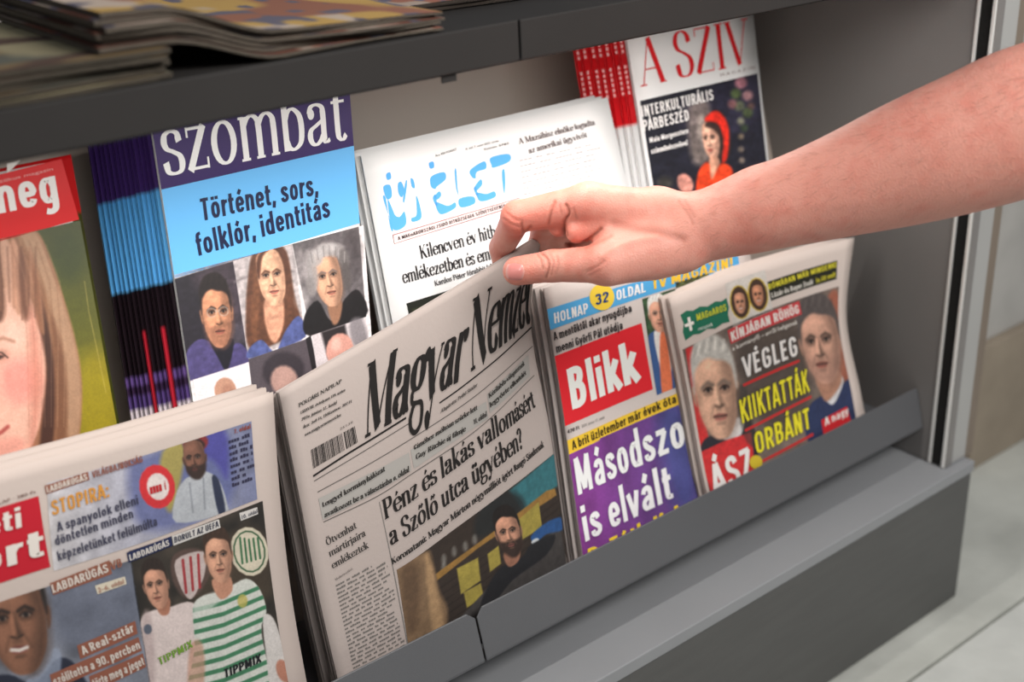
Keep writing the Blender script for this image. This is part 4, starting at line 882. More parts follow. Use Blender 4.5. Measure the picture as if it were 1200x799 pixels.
q = pgN.inv([(364, 527), (416, 499), (419.5, 518), (367, 549)]); vs = []; fs = []; rg = random.Random(8); x = 0
while x < 1:
    w_ = rg.choice([.008, .012, .02]); k = len(vs)
    for s_, t_ in ((x, 0), (x + w_, 0), (x + w_, 1), (x, 1)): vs.append((q[0] * (1 - s_) + q[1] * s_) * (1 - t_) + (q[3] * (1 - s_) + q[2] * s_) * t_)
    fs.append((k, k + 1, k + 2, k + 3)); x += w_ + rg.choice([.008, .012, .016])
    if .70 < x < .73: x += .03
ink(root, pgN, 'barcode', vs, np.array(fs), BK, 0, .9)
text(root, pgN, '25139', (398, 504), (413, 495.5), 2.4, GR)
text(root, pgN, 'Alapította: Pethő Sándor', (516, 484), (559, 452), 3.8, (70, 67, 64), 'serif', slant=.2, thick=.13, thin=.07)
BX = (172, 168, 163)
rect(root, pgN, 'teaser_box', [(373, 584), (479, 530), (482, 551), (378, 609)], BX)
rect(root, pgN, 'teaser_box', [(481, 527), (569.5, 470), (572, 490), (485, 549)], BX)
rect(root, pgN, 'teaser_box', [(571, 462), (619, 415), (621, 440), (574, 484)], BX)
for a, b, t_ in (((378, 594), (451, 551), 'Lengyel kormányhálózat'), ((380, 606), (479, 552), 'avatkozott be a választásba 5. oldal'), ((485, 527), (559, 479), 'Címéhez méltóan szürke lett'), ((487, 538), (545.5, 504), 'Guy Ritchie új filmje'), ((555, 497), (570, 487), '11. oldal'), ((573, 466), (614, 427), 'Kézilabda-válogatottunk'), ((574, 477), (616, 438), 'legyőzte ellenfelét')):
    text(root, pgN, t_, a, b, 5.4, (52, 49, 47), 'serif', thick=.15, thin=.07, lvl=2)
text(root, pgN, 'Pénz és lakás vallomásért', (451, 608), (627, 476), 22, BK, 'serif', name='headline', thick=.135, thin=.045)
text(root, pgN, 'a Szőlő utca ügyében?', (457.5, 639), (613, 523), 22, BK, 'serif', name='headline', thick=.135, thin=.045)
text(root, pgN, 'Koronatanú: Magyar Márton négymilliót ígért Bangó Sándornak', (459.5, 661), (637, 523), 7, (44, 41, 40), 'serif', thick=.15, thin=.06)
for a, b, t_ in (((383, 639), (418, 618), 'Ötvenhat'), ((386.5, 652), (428.5, 627), 'mártírjaira'), ((389.7, 666), (432, 641), 'emlékeztek')): text(root, pgN, t_, a, b, 8, (60, 57, 55), 'serif', name='headline', thick=.11, thin=.045)
text(root, pgN, 'Munkatársunktól', (393, 680), (413, 667), 2.6, GR, 'serif', thick=.09, thin=.04)
greek(root, pgN, [(393, 684), (453, 650), (479, 770), (418, 803)], 26, (120, 115, 111), fill=.5, words=8, seed=5)
rect(root, pgN, 'column_rule', [(444, 588), (444.8, 587.6), (479, 760), (478, 761)], (130, 126, 122))
P = Photo(pgN, [(462.6, 669.6), (648, 531), (666, 690), (486, 790)], (52, 42, 36), 1.2)
P.poly([(596, 575), (650, 530), (655, 568), (612, 598)], (54, 112, 120), 4, smooth=False); P.poly([(560, 600), (596, 575), (616, 592), (600, 610), (560, 630)], (30, 34, 36), 8, .8)
for x, y in ((520, 655), (532, 646), (545, 640), (520, 665), (556, 632)): P.ell(x, y, 3, 6, (170, 170, 165), 0, 4, .5)
P.poly([(510, 673), (516, 668), (640, 575), (650, 572), (652, 580), (560, 642), (512, 680)], (150, 112, 56), 2, smooth=False)
for k in range(8): P.line([(514, 690 + k * 9), (660, 582 + k * 9)], (34, 26, 22), 2, 2, .6)
YC = (160, 144, 66)
for q_ in ([(535, 666), (560, 653), (563, 680), (540, 696)], [(543, 694), (563, 683), (567, 699), (547, 712)], [(571, 649), (584, 639), (587, 660), (574, 670)], [(608, 608), (631, 588), (635, 618), (612, 632)]): P.poly(q_, YC, 2, smooth=False)
P.poly([(540, 722), (570, 690), (600, 672), (656, 612), (668, 690), (560, 790), (486, 790)], (66, 62, 61), 2.5, smooth=False)
P.poly([(622, 628), (640, 612), (658, 606), (660, 620), (640, 626), (628, 636)], (42, 84, 140), 2.5); P.ell(627, 634, 5, 3, (200, 205, 210), -30, 2)
P.poly([(562, 712), (574, 682), (588, 664), (612, 652), (622, 638), (650, 626), (640, 650), (600, 680), (575, 712)], (30, 30, 34), 2.5)
P.poly([(590, 648), (608, 640), (608, 656), (596, 664)], (150, 104, 84), 2)
P.face(596, 625, 14.5, 26, (200, 146, 120), -14, -.1, hair='short', hcol=(28, 22, 20), beard=(44, 32, 28), mouth=(150, 86, 80), side=1, shade=.7, ears=True)
P.poly([(462, 668), (480, 656), (502, 645), (508, 662), (514, 690), (524, 712), (522, 736), (504, 750), (476, 760)], (128, 102, 76), 5)
P.poly([(498, 650), (506, 662), (514, 700), (520, 730), (508, 744), (502, 700)], (176, 142, 104), 5, .9); P.poly([(470, 670), (488, 660), (492, 700), (486, 740), (476, 730)], (92, 70, 52), 9, .8)
P.noise(5, .06, 2); P.done(root, 'news_photograph')
paper_stack(pgN, lambda i: '%s copy down beneath the lifted serif-masthead newspaper, its left fold showing' % ORD[i], 3, -.0014, .0078, -.0056, 'copies stacked beneath the lifted newspaper', pm, 7, 5)

# ---- blue and red tabloid -------------------------------------------------------------
rows = [[(637, 338), (740, 303), (874, 266)], [(658, 470), (759, 428), (892, 378)], [(682, 650), (786, 603), (914, 545)], [(688, 700), (792, 652), (920, 592)]]
rows = [rows[0], rows[1], [(676, 602), (779, 555), (908, 500)], [(688, 687), (791, 638), (920, 575)]]
off = [[.006, .010, .004], [.003, .006, .002], [.001, .001, .001], [0, 0, 0]]
pgB = Page(net_px(rows, NL, DL, off))
root, pm2 = pub('newspaper', 'tabloid newspaper with a white title in a red box, right of the lifted newspaper', 'newspaper', pgB, .85, .74, (194, 184, 179))
sheet(pgB, root, 'front_page', pm2, 20, 22, 0); leaves(pgB, root, pm2, 7, .0008, .00045, .004, 13, (10, 12), .0008)
rect(root, pgB, 'blue_strip', [(645, 361), (864, 298.5), (867, 313), (649, 385)], (76, 152, 200))
rg_ = [(705 + 14.5 * math.cos(a), 348 + 15.5 * math.sin(a)) for a in np.linspace(0, 2 * np.pi, 25)[:-1]]
poly(root, pgB, 'yellow_disc', [rg_], (236, 188, 62), 1)
text(root, pgB, 'HOLNAP', (649.5, 379), (689, 366.5), 12, (236, 232, 224), bold=.03, name='headline', slant=.1)
text(root, pgB, '32', (697.5, 357.5), (713, 353), 12, (30, 60, 110), bold=.03, lvl=2, slant=.1)
text(root, pgB, 'OLDAL', (722.5, 352), (756, 342), 11.5, (236, 232, 224), bold=.03, name='headline', slant=.1)
text(root, pgB, 'TV MAGAZIN!', (764, 339.5), (858, 312.5), 12.5, (232, 178, 54), bold=.035, name='headline', slant=.1)
text(root, pgB, 'A mentőktől akar nyugdíjba', (649, 399), (740, 365), 9.5, BK, bold=.025, name='headline')
text(root, pgB, 'menni Győrfi Pál utódja', (652, 413.5), (729.5, 385), 9.5, BK, bold=.025, name='headline')
rect(root, pgB, 'red_title_box', [(652, 416.5), (751.5, 378.5), (765, 456), (665, 498)], (204, 38, 46))
text(root, pgB, 'Blikk', (670.5, 480), (751.5, 444), 47, (226, 220, 214), bold=.05, name='masthead')
text(root, pgB, '420 Ft', (664.8, 508), (678.6, 502.4), 4.2, BK, bold=.02); text(root, pgB, '2025. június 17., kedd', (681.5, 501), (708, 490), 3, GR)
rect(root, pgB, 'yellow_strip', [(667, 515), (802, 457), (804, 471), (669, 531.5)], (222, 180, 54))
text(root, pgB, 'A brit üzletember már évek óta t', (670.5, 527), (799, 468.5), 10, (40, 32, 24), bold=.02, name='headline')
P = Photo(pgB, [(669, 532), (880, 437), (905, 570), (690, 690)], (116, 50, 122), .8); P.grad((118, 50, 124), (64, 62, 112), 1, 1); P.poly([(770, 490), (800, 475), (818, 575), (790, 590)], (60, 74, 128), 22, .7); P.noise(20, .12, 4); P.done(root, 'purple_panel')
text(root, pgB, 'Másodszor', (677, 580), (818, 515), 42, (226, 220, 224), bold=.03, name='headline', lvl=2)
text(root, pgB, 'is elvált', (685.5, 634.5), (789, 583), 40, (222, 216, 220), bold=.03, name='headline', lvl=2)
text(root, pgB, 'D. Tóth Krisz', (691, 663), (826, 597), 20, (226, 184, 50), bold=.03, name='headline', lvl=2)
P = Photo(pgB, [(751, 351), (800, 335), (818, 443), (771, 463)], (44, 66, 42), 1.2)
P.noise(5, .3, 6)
P.poly([(758, 470), (758, 402), (766, 388), (782, 384), (796, 392), (806, 470)], (54, 84, 134), 1.5); P.poly([(790, 392), (806, 400), (812, 460), (796, 466)], (28, 44, 80), 3, .8)
P.poly([(766, 390), (782, 384), (788, 410), (784, 450), (776, 440)], (216, 210, 206), 1.5); P.poly([(773, 396), (780, 394), (788, 458), (776, 464)], (214, 112, 74), 1.5)
P.face(771, 369, 10.5, 20, (206, 152, 128), -8, .3, hair='short', hcol=(206, 202, 196), brow=(130, 115, 105), side=1, shade=.8)
P.done(root, 'portrait')
P = Photo(pgB, [(790, 331), (866, 309), (870, 330), (796, 356)], (60, 66, 40), 1.); P.noise(3, .6, 3); P.line([(800, 342), (866, 322)], (190, 170, 70), 3, 2, .7); P.done(root, 'small_photograph')
paper_stack(pgB, lambda i: '%s copy down beneath the red-boxed tabloid, its left fold showing' % ORD[i], 3, -.0030, .0074, -.001, 'copies stacked beneath the red-boxed tabloid', pm2, 7, 9)

# ---- tabloid with two politicians' portraits ---------------------------------------------
rows = [[(784, 349), (860, 319), (930, 297), (1001, 278)], [(805, 455), (878, 416), (944, 388), (992, 371)], [(822, 548), (893, 513), (957, 480), (1008, 456)], [(835, 606), (904, 573), (965, 540), (1018, 508)]]
off = [[.020, .024, .022, .014], [.016, .018, .018, .008], [.013, .014, .014, .006], [.010, .010, .010, .004]]
pgO = Page(net_px(rows, NL, DL, off))
root, pm3 = pub('newspaper', 'tabloid newspaper with two large male portraits and yellow headlines, rightmost in the pocket', 'newspaper', pgO, .85, .84, (203, 189, 181))
sheet(pgO, root, 'front_page', pm3, 22, 24, 0); leaves(pgO, root, pm3, 6, .0008, .00045, .004, 23, (12, 14), .0008)
poly(root, pgO, 'green_stamp', [[(797, 369), (804, 364), (812, 364), (820, 359), (829, 359), (838, 353), (845, 353), (851, 349), (854, 360), (853, 368), (855, 377), (846, 379), (838, 385), (829, 385), (820, 391), (812, 392), (803, 399), (800, 389), (801, 379)]], (38, 108, 84))
rect(root, pgO, 'plus_sign', [(801.5, 380), (812, 376), (813, 379.5), (802.5, 383.5)], (232, 228, 220), 1, 3); rect(root, pgO, 'plus_sign', [(805, 372), (808, 371), (811, 386.5), (808, 388)], (232, 228, 220), 1, 3)
text(root, pgO, 'MAGYAROS', (816.5, 376), (851, 363.5), 8, (196, 200, 60), bold=.02); text(root, pgO, 'receptek', (818, 387.5), (835, 381.5), 4.5, (214, 222, 214))
rect(root, pgO, 'black_teaser', [(897, 331), (981, 305), (980, 327), (902, 353)], (40, 40, 32))
text(root, pgO, 'RÓMÁBAN MÁR MINDENKI', (900, 339.5), (979, 313), 6.5, (206, 196, 60), bold=.02, lvl=2); text(root, pgO, 'Lázár és Bayer Zsolt', (904, 349), (952, 333), 6, (222, 216, 206), bold=.02, lvl=2); text(root, pgO, 'is itt volt', (956, 331.5), (978, 324), 5.5, (206, 196, 60), bold=.02, lvl=2)
P = Photo(pgO, [(803, 409), (978, 336), (1012, 512), (838, 608)], (112, 98, 90), 1.25)
P.noise(14, .22, 3); P.poly([(860, 400), (930, 368), (948, 470), (890, 500)], (72, 62, 56), 16, .8)
P.poly([(803, 409), (812, 405), (838, 560), (826, 566)], (190, 44, 44), 1.5, smooth=False)
P.poly([(966, 366), (980, 340), (992, 400), (1000, 440), (984, 440)], (168, 92, 70), 5, .8)
# man right
P.poly([(944, 510), (948, 476), (966, 462), (984, 452), (1000, 446), (1010, 500), (968, 536)], (40, 50, 84), 2)
P.poly([(966, 462), (976, 474), (988, 448), (982, 440)], (206, 204, 206), 1.5)
P.poly([(956, 440), (980, 430), (986, 448), (970, 470), (962, 462)], (168, 122, 100), 3)
P.face(962, 403, 23, 46, (200, 152, 130), -9, -.35, hair='short', hcol=(84, 76, 74), brow=(70, 56, 50), side=1, shade=.8, stub=(150, 112, 98))
# man left
P.poly([(816, 556), (822, 520), (838, 508), (868, 500), (876, 488), (888, 520), (880, 560), (836, 590)], (40, 36, 44), 2)
P.poly([(846, 512), (864, 516), (872, 494), (862, 490)], (210, 206, 204), 1.5)
P.face(839, 461, 25, 53, (210, 164, 138), -8, .15, hair='short', hcol=(186, 181, 174), brow=(120, 104, 94), side=1, shade=.9, mouth=(160, 92, 84))
P.poly([(820, 530), (850, 516), (880, 506), (886, 560), (840, 600)], (196, 44, 46), 1.5, smooth=False)
P.poly([(862, 462), (874, 455), (886, 520), (872, 512)], (60, 54, 50), 3, .6)
P.noise(4, .05, 8); P.done(root, 'front_photograph')
P = Photo(pgO, [(852, 330), (900, 316), (903, 372), (856, 384)], (200, 193, 186), 1.3)
for cx, cy, sk in ((867, 354, (196, 140, 112)), (888, 345, (190, 130, 100))):
    P.ell(cx, cy, 12, 20, (200, 168, 56), -8, 1.5); P.ell(cx, cy, 10.6, 18.6, (64, 44, 34), -8, 1.5); P.face(cx, cy + 1, 6.5, 12, sk, -8, 0, hcol=(50, 34, 28), smile=.6, shade=.5, ears=False)
P.done(root, 'oval_portraits', 0)
rect(root, pgO, 'red_strip', [(852, 387), (936, 352.5), (939, 368), (856, 403)], (196, 66, 70), 1)
text(root, pgO, 'KÍNJÁBAN RÖHÖG', (857, 400), (936, 366.5), 11, (226, 214, 208), bold=.04, lvl=2, name='headline')
text(root, pgO, 'a kormányfő – erről hallgatnak', (858, 411), (934, 379), 5, (220, 212, 204), bold=.01, lvl=2)
def outlined(s, a, b, h, col, bold, lw=.045):
    text(root, pgO, s, a, b, h, (34, 30, 28), bold=bold + lw, lvl=2, name='headline_outline'); text(root, pgO, s, a, b, h, col, bold=bold, lvl=3, name='headline')
outlined('VÉGLEG', (871, 443), (934, 416), 24, (222, 216, 212), .03)
rect(root, pgO, 'red_rule', [(870, 450), (936, 421), (936.6, 424), (871, 453)], (190, 50, 50), 1, 4)
outlined('KIIKTATTÁK', (869, 496), (948, 458), 27, (224, 212, 50), .015)
rect(root, pgO, 'red_rule', [(872, 503), (950, 463), (950.6, 466), (873, 506)], (190, 50, 50), 1, 4)
outlined('ORBÁNT', (886, 532), (949, 501), 25, (224, 212, 50), .02)
rect(root, pgO, 'red_rule', [(890, 540), (952, 507), (953, 510), (891, 543)], (190, 50, 50), 1, 4)
text(root, pgO, 'ÁSZ', (836, 580), (884, 556), 34, (226, 220, 216), bold=.03, lvl=2, name='headline')
poly(root, pgO, 'badge', [[(885 + 7.5 * math.cos(a), 541 + 8 * math.sin(a)) for a in np.linspace(0, 2 * np.pi, 17)[:-1]]], (200, 176, 50), 3)
rect(root, pgO, 'red_tag', [(962, 492), (992, 476), (999, 500), (966, 520)], (196, 40, 46), 1, 4); text(root, pgO, 'A nagy', (966, 499), (994, 484.5), 9, (230, 222, 216), bold=.02, lvl=2)
paper_stack(pgO, lambda i: ['', 'copy directly under the rightmost tabloid with two male portraits', 'rearmost copy under the rightmost tabloid with two male portraits'][i], 2, -.0020, .0068, -.001, 'copies beneath the rightmost tabloid', pm3, 6, 21)

# ---- sports paper, bottom left -----------------------------------------------------------
rows = [[(-160, 596), (0, 551), (165, 506), (320, 459)], [(-120, 735), (12, 690), (180, 636), (328, 579)], [(-90, 880), (40, 830), (200, 775), (343, 706)], [(-50, 1040), (70, 985), (222, 915), (368, 845)]]
off = [[.012, .016, .016, .010], [.010, .014, .014, .008], [.006, .010, .010, .005], [.004] * 4]
pgL = Page(net_px(rows, NL, DL, off))
root, pm4 = pub('newspaper', 'sports newspaper with footballers on its front page, at the bottom left', 'newspaper', pgL, .88, 1.36, (208, 193, 185))
sheet(pgL, root, 'front_page', pm4, 24, 26, 0); leaves(pgL, root, pm4, 7, .0009, .00045, .004, 33, (12, 14), .0008)
P = Photo(pgL, [(50, 570), (294, 491), (301.5, 584), (68, 668)], (196, 196, 206))
P.grad((206, 202, 204), (110, 116, 150), 1, .9); P.noise(12, .08, 2)
P.poly([(150, 548), (180, 530), (262, 504), (268, 590), (170, 620)], (92, 100, 150), 14, .8)
P.poly([(190, 530), (215, 518), (212, 560), (200, 600), (188, 575)], (176, 158, 66), 6, .8); P.poly([(215, 520), (262, 502), (266, 560), (250, 540)], (70, 66, 150), 8, .8)
P.poly([(206, 612), (206, 580), (216, 562), (228, 556), (240, 552), (256, 562), (266, 590), (262, 602)], (176, 180, 186), 2); P.poly([(248, 560), (256, 562), (264, 598), (256, 602)], (40, 48, 72), 2)
P.line([(222, 566), (226, 600)], (120, 124, 132), 2, 2, .7); P.line([(238, 560), (240, 596)], (120, 124, 132), 2, 2, .7)
P.ell(229, 519, 15, 11, (128, 44, 44), -15, 3); P.poly([(215, 530), (218, 518), (232, 514), (240, 520), (236, 526), (222, 530)], (48, 30, 28), 3)
P.face(228, 538, 13, 22, (126, 86, 70), -8, -.35, hcol=(30, 22, 20), beard=(48, 34, 30), mouth=(110, 60, 56), shade=.7)
P.ell(184, 570, 21, 26, (206, 44, 50), -10, 1.5); P.ell(185, 570, 13, 16, (226, 214, 210), -10, 1.5)
P.done(root, 'banner_photograph')
greek(root, pgL, [(174, 566), (194, 560), (196, 573), (176, 579)], 1, (190, 40, 48), fill=.8, words=2, lvl=1)
greek(root, pgL, [(267, 514), (294, 505), (300, 562), (272, 572)], 8, (56, 54, 78), lvl=1, fill=.6, words=3); text(root, pgL, '7. oldal', (274, 508), (293, 501.5), 5, (150, 70, 50), bold=.02, lvl=2)
rect(root, pgL, 'brown_label', [(52, 569), (103, 552.5), (104.5, 562), (54, 579)], (150, 92, 72), 1); text(root, pgL, 'LABDARÚGÁS', (55, 577), (102, 561.5), 7, (228, 218, 208), bold=.02, lvl=2)
text(root, pgL, 'VILÁGBAJNOKSÁG', (108, 560), (167, 541), 8, (146, 88, 70), bold=.02, lvl=2)
text(root, pgL, 'STOPIRA:', (61, 604), (128, 581.5), 17, (214, 150, 66), bold=.03, lvl=2, name='headline')
for a, b, t_ in (((67, 623), (162, 590), 'A spanyolok elleni'), ((65, 639), (156, 606), 'döntetlen minden'), ((68, 657), (184, 615), 'képzeletünket felülmúlta')): text(root, pgL, t_, a, b, 11, (66, 66, 86), bold=.02, lvl=2, name='headline')
rect(root, pgL, 'red_masthead_box', [(-110, 628), (45, 581), (59, 664), (-95, 716)], (196, 34, 50))
text(root, pgL, 'Nemzeti', (-98, 657), (25, 617), 24, (232, 224, 216), bold=.03, lvl=2, name='masthead'); text(root, pgL, 'Sport', (-84, 694), (52, 650), 32, (232, 224, 216), bold=.04, lvl=2, name='masthead')
text(root, pgL, 'NAPILAP · 380 Ft', (-20, 597), (42, 577.5), 3.6, (110, 70, 64), lvl=1)
P = Photo(pgL, [(-60, 729), (150, 654), (186, 840), (-30, 915)], (118, 122, 134))
P.noise(22, .25, 12); P.poly([(60, 690), (150, 660), (165, 735), (80, 760)], (100, 106, 124), 20, .7)
P.poly([(-40, 850), (-20, 800), (10, 790), (40, 800), (70, 770), (96, 790), (110, 850)], (32, 38, 56), 3); P.poly([(30, 800), (50, 786), (62, 760), (72, 772), (60, 830)], (150, 160, 180), 3, .8)
P.face(20, 728, 36, 62, (140, 96, 74), -10, -.25, hair='short', hcol=(30, 23, 21), mouth=(130, 66, 60), smile=1, shade=1, ears=True)
P.done(root, 'portrait_photograph')
rect(root, pgL, 'brown_label', [(58, 683), (128, 656), (131, 672), (62, 697)], (150, 96, 78), 1); text(root, pgL, 'LABDARÚGÁS', (62, 694.5), (127, 669.5), 10, (228, 218, 208), bold=.02, lvl=2); text(root, pgL, 'VB', (130, 668), (143, 663), 10, (150, 96, 78), bold=.02, lvl=2)
rect(root, pgL, 'pale_tag', [(111, 686), (146, 675), (148, 684), (114, 696)], (220, 210, 190), 1, 3); text(root, pgL, '2–6. oldal', (115, 694), (145, 683), 5.5, (160, 100, 80), bold=.01, lvl=2)
for q_, t_, a, b in (([(90, 756), (158, 727), (161, 742), (94, 772)], 'A Real-sztár', (97, 767), (157, 739)), ([(58, 790), (162, 746), (166, 762), (62, 808)], 'szólította a 90. percben', (64, 803), (164, 759)), ([(104, 792), (167, 765), (171, 781), (108, 810)], 'törte meg a jeget', (110, 805), (169, 778))):
    rect(root, pgL, 'brown_caption', q_, (150, 94, 76), 1, 4); text(root, pgL, t_, a, b, 10, (230, 220, 210), bold=.02, lvl=2, name='headline')
P = Photo(pgL, [(147, 645), (303.5, 590), (345, 815), (192, 885)], (50, 44, 38), 1.1)
P.noise(16, .4, 7); P.poly([(205, 660), (245, 640), (300, 620), (318, 700), (240, 720)], (70, 58, 44), 14, .7)
P.poly([(202, 652), (224, 642), (246, 650), (246, 672), (232, 696), (216, 700), (202, 680)], (96, 74, 68), 3, .8)
P.poly([(206, 656), (238, 646), (240, 670), (232, 690), (222, 702), (210, 684)], (196, 180, 176), 1.5)
for k in range(3): P.line([(214 + k * 9, 656 - k * 3), (218 + k * 8, 694 - k * 3)], (160, 50, 56), 3.4, 1)
P.ell(292, 646, 22.5, 29, (216, 206, 184), -10, 1.5); P.ell(292, 646, 19, 25, (60, 96, 66), -10, 1); P.ell(292, 646, 17, 23, (216, 206, 184), -10, 1)
for k in range(5): P.line([(281 + k * 5.2, 632 - abs(k - 2)), (284 + k * 5.2, 660 - k * 1.5)], (46, 104, 66), 2.6, 1)
# player in white
P.poly([(158, 800), (164, 730), (176, 716), (196, 712), (226, 706), (240, 740), (240, 830), (170, 860)], (222, 206, 202), 2); P.poly([(166, 730), (176, 720), (182, 790), (172, 830)], (186, 166, 164), 6, .7)
P.ell(173, 737, 5, 6, (90, 96, 110), 0, 1.5); P.poly([(182, 704), (198, 700), (198, 718), (188, 720)], (176, 120, 96), 2)
P.face(183, 687, 14, 26, (206, 152, 126), -12, -.3, hair='short', hcol=(44, 33, 28), shade=.6, smile=.3)
# player in hoops
BODY = [(222, 840), (228, 760), (226, 712), (238, 698), (262, 692), (288, 678), (304, 690), (312, 716), (306, 740), (318, 800), (318, 850)]
P.poly(BODY, (214, 216, 208), 1.5)
import copy as _cp
base_img = P.img.copy()
for k in range(12): P.line([(222, 716 + k * 13), (262, 706 + k * 13), (318, 682 + k * 13)], (66, 128, 92), 5.2, 1.2)
d_ = P.sdf(P.m(closed_curve(np.array(BODY, float), 4))); al = np.clip(.5 - d_, 0, 1)[..., None]; P.img = base_img * (1 - al) + P.img * al
P.poly([(308, 724), (320, 724), (332, 760), (336, 800), (318, 810), (312, 770)], (216, 210, 206), 2); P.ell(332, 786, 8, 14, (190, 130, 108), -20, 2.5)
P.poly([(226, 712), (238, 698), (262, 690), (288, 678), (284, 690), (256, 706), (232, 724)], (214, 216, 208), 4, .7)
P.poly([(248, 680), (268, 674), (272, 692), (258, 702)], (196, 142, 116), 2)
P.face(256, 653, 15.5, 29, (214, 160, 132), -8, 0, hair='short', hcol=(62, 44, 34), shade=.7, smile=.2)
P.ell(284, 704, 6, 8, (196, 180, 90), 0, 2, .8)
P.poly([(222, 760), (236, 752), (240, 790), (230, 840), (220, 830)], (200, 148, 124), 4, .7)
P.done(root, 'football_photograph')
text(root, pgL, 'T', (264, 757), (281, 751), 27, (34, 36, 40), 'serif', lvl=2, thick=.14, thin=.05) if 'T' in G else None
text(root, pgL, 'TIPPMIX', (263, 794), (306, 775), 10, (34, 36, 40), bold=.04, lvl=2); text(root, pgL, 'TIPPMIX', (187, 779), (226, 757), 9, (120, 160, 60), bold=.04, lvl=2)
rect(root, pgL, 'navy_label', [(148, 647), (200, 628), (202, 639), (150.5, 659)], (40, 48, 84), 1); text(root, pgL, 'LABDARÚGÁS', (152, 656.5), (198, 638.5), 7, (226, 220, 214), bold=.02, lvl=2)
rect(root, pgL, 'pale_tag', [(201, 628), (256, 608), (258, 618), (203, 639)], (216, 212, 208), 1); text(root, pgL, 'BORULT AZ UEFA', (204, 636), (256, 616.5), 7, (44, 48, 70), bold=.02, lvl=2)
rect(root, pgL, 'pale_tag', [(280, 601), (301, 594), (302, 602), (282, 610)], (216, 212, 208), 1, 3); text(root, pgL, '10. oldal', (283, 608), (301, 600.5), 4.5, (44, 48, 70), bold=.01, lvl=2)
paper_stack(pgL, lambda i: ['', 'copy directly under the footballers newspaper at the bottom left', 'rearmost copy under the footballers newspaper at the bottom left'][i], 2, -.0024, .0076, .0012, 'copies beneath the sports newspaper', pm4, 7, 31)
# ------------------------------------------------------------------ papers lying on the top shelf
def shelf_paper(label, x0, x1, y0, y1, zf, t, seed, cols, group, edge=(112, 102, 90)):
    """folded newspaper lying flat: zf(x, y) height of its underside, t(x) thickness"""
    rg = random.Random(seed); nx, ny = 26, 12
    X_, Y_ = np.meshgrid(np.linspace(x0, x1, nx), np.linspace(y0, y1, ny)); x = X_.ravel(); y = Y_.ravel(); N = nx * ny
    j = .0015 * np.sin(x * 40 + seed)
    y = y + j * 2
    th = t(x); z0 = zf(x, y); A = np.stack([x, y, z0 + th * .86], 1); B = np.stack([x, y, z0 + .0002], 1); F = grid_faces(nx, ny)
    def side(idx): i = np.array(list(idx)); return np.stack([i[:-1], i[1:], i[1:] + N, i[:-1] + N], 1)
    f = np.concatenate([F, F[:, ::-1] + N, side(range(nx)), side(range(N - nx, N)), side(range(0, N, nx)), side(range(nx - 1, N, nx))])
    base = np.array([(x0 + x1) / 2, (y0 + y1) / 2, float(np.min(z0))])
    r = thing('newspaper', label, 'newspaper', base, group)
    link('pages', np.concatenate([A, B]), f, mat('newsprint_edge_%d' % (edge[0]), edge, .9, 0, .8, 500, .25, 220, aniso=(.4, .4, 12)), r, base)
    # printed front page, a fine coloured grid
    mx, my = 90, 50
    X_, Y_ = np.meshgrid(np.linspace(x0, x1, mx), np.linspace(y0, y1, my)); x = X_.ravel(); y = Y_.ravel() + .003 * np.sin(X_.ravel() * 40 + seed)
    img = np.ones((my, mx, 3)) * np.array(cols[0], float)
    n1 = vnoise((my, mx), 9, seed); n2 = vnoise((my, mx), 5, seed + 50); n3 = vnoise((my, mx), 14, seed + 90)
    for n_, c, th_ in ((n1, cols[1], .55), (n3, cols[2], .6), (n2, cols[3], .68)):
        a = np.clip((n_ - th_) * 10, 0, 1)[..., None]; img = img * (1 - a) + np.array(c, float) * a
    P3 = np.stack([x, y, zf(x, y) + t(x) * .86 + .0004], 1)
    link('front_page', P3, grid_faces(mx, my), vmat('print_8', .8), r, base, cols=np.minimum(lin(img).reshape(-1, 3) / .9, .9))
    return r
ZS = .7520
def on_y(p, y): r_ = ray(p); return CAM + r_ * (y / r_[1])
c1 = [(186, 150, 84), (190, 172, 156), (146, 96, 76), (98, 94, 108)]
c2 = [(170, 152, 138), (150, 96, 78), (112, 68, 54), (94, 92, 110)]
c3 = [(120, 100, 70), (90, 90, 80), (150, 140, 110), (80, 60, 50)]
xA = on_y((205, 95), .665)[0]; n2_ = 5
for i in range(n2_):
    shelf_paper(['lowest', 'second from bottom', 'middle', 'second from top', 'topmost'][i] + ' newspaper of the low pile at the left end of the top shelf', -.42, xA - .003 * (i % 2), .664 + .002 * (i % 3), .86, lambda x, y, i=i: ZS + i * .0036 + 0 * x, lambda x: .0034 + 0 * x, 60 + i, c3, 'low pile of papers on the shelf', (92, 84, 72))
xl, xr = on_y((118, 60), .668)[0], on_y((524, 30), .668)[0]; zt = ZS + n2_ * .0036 + .0004
def zfun(i):
    def g(x, y):
        s = np.clip((x - xA) / .07, 0, 1); s = s * s * (3 - 2 * s)
        fl_ = np.clip((x - xl) / (xr - xl), 0, 1)
        lift = (zt - ZS) * (1 - s) + .0006 * s
        return ZS + lift + i * (.0038 - .0020 * fl_)
    return g
for i in range(6):
    fl2 = lambda x: .0037 - .0020 * np.clip((x - xl) / (xr - xl), 0, 1)
    shelf_paper(['lowest', 'second from bottom', 'third from bottom', 'third from top', 'second from top', 'topmost, yellow and red'][i] + ' newspaper of the long sagging pile across the top shelf', xl + .004 * (i % 2), xr - .004 * ((i + 1) % 2) - (.03 if i == 1 else 0), .668 + .0025 * ((i * 2) % 3), .90, zfun(i), fl2, 80 + i, c1 if i == 5 else c2, 'long pile of papers on the shelf')
xq = on_y((470, 8), .74)[0]
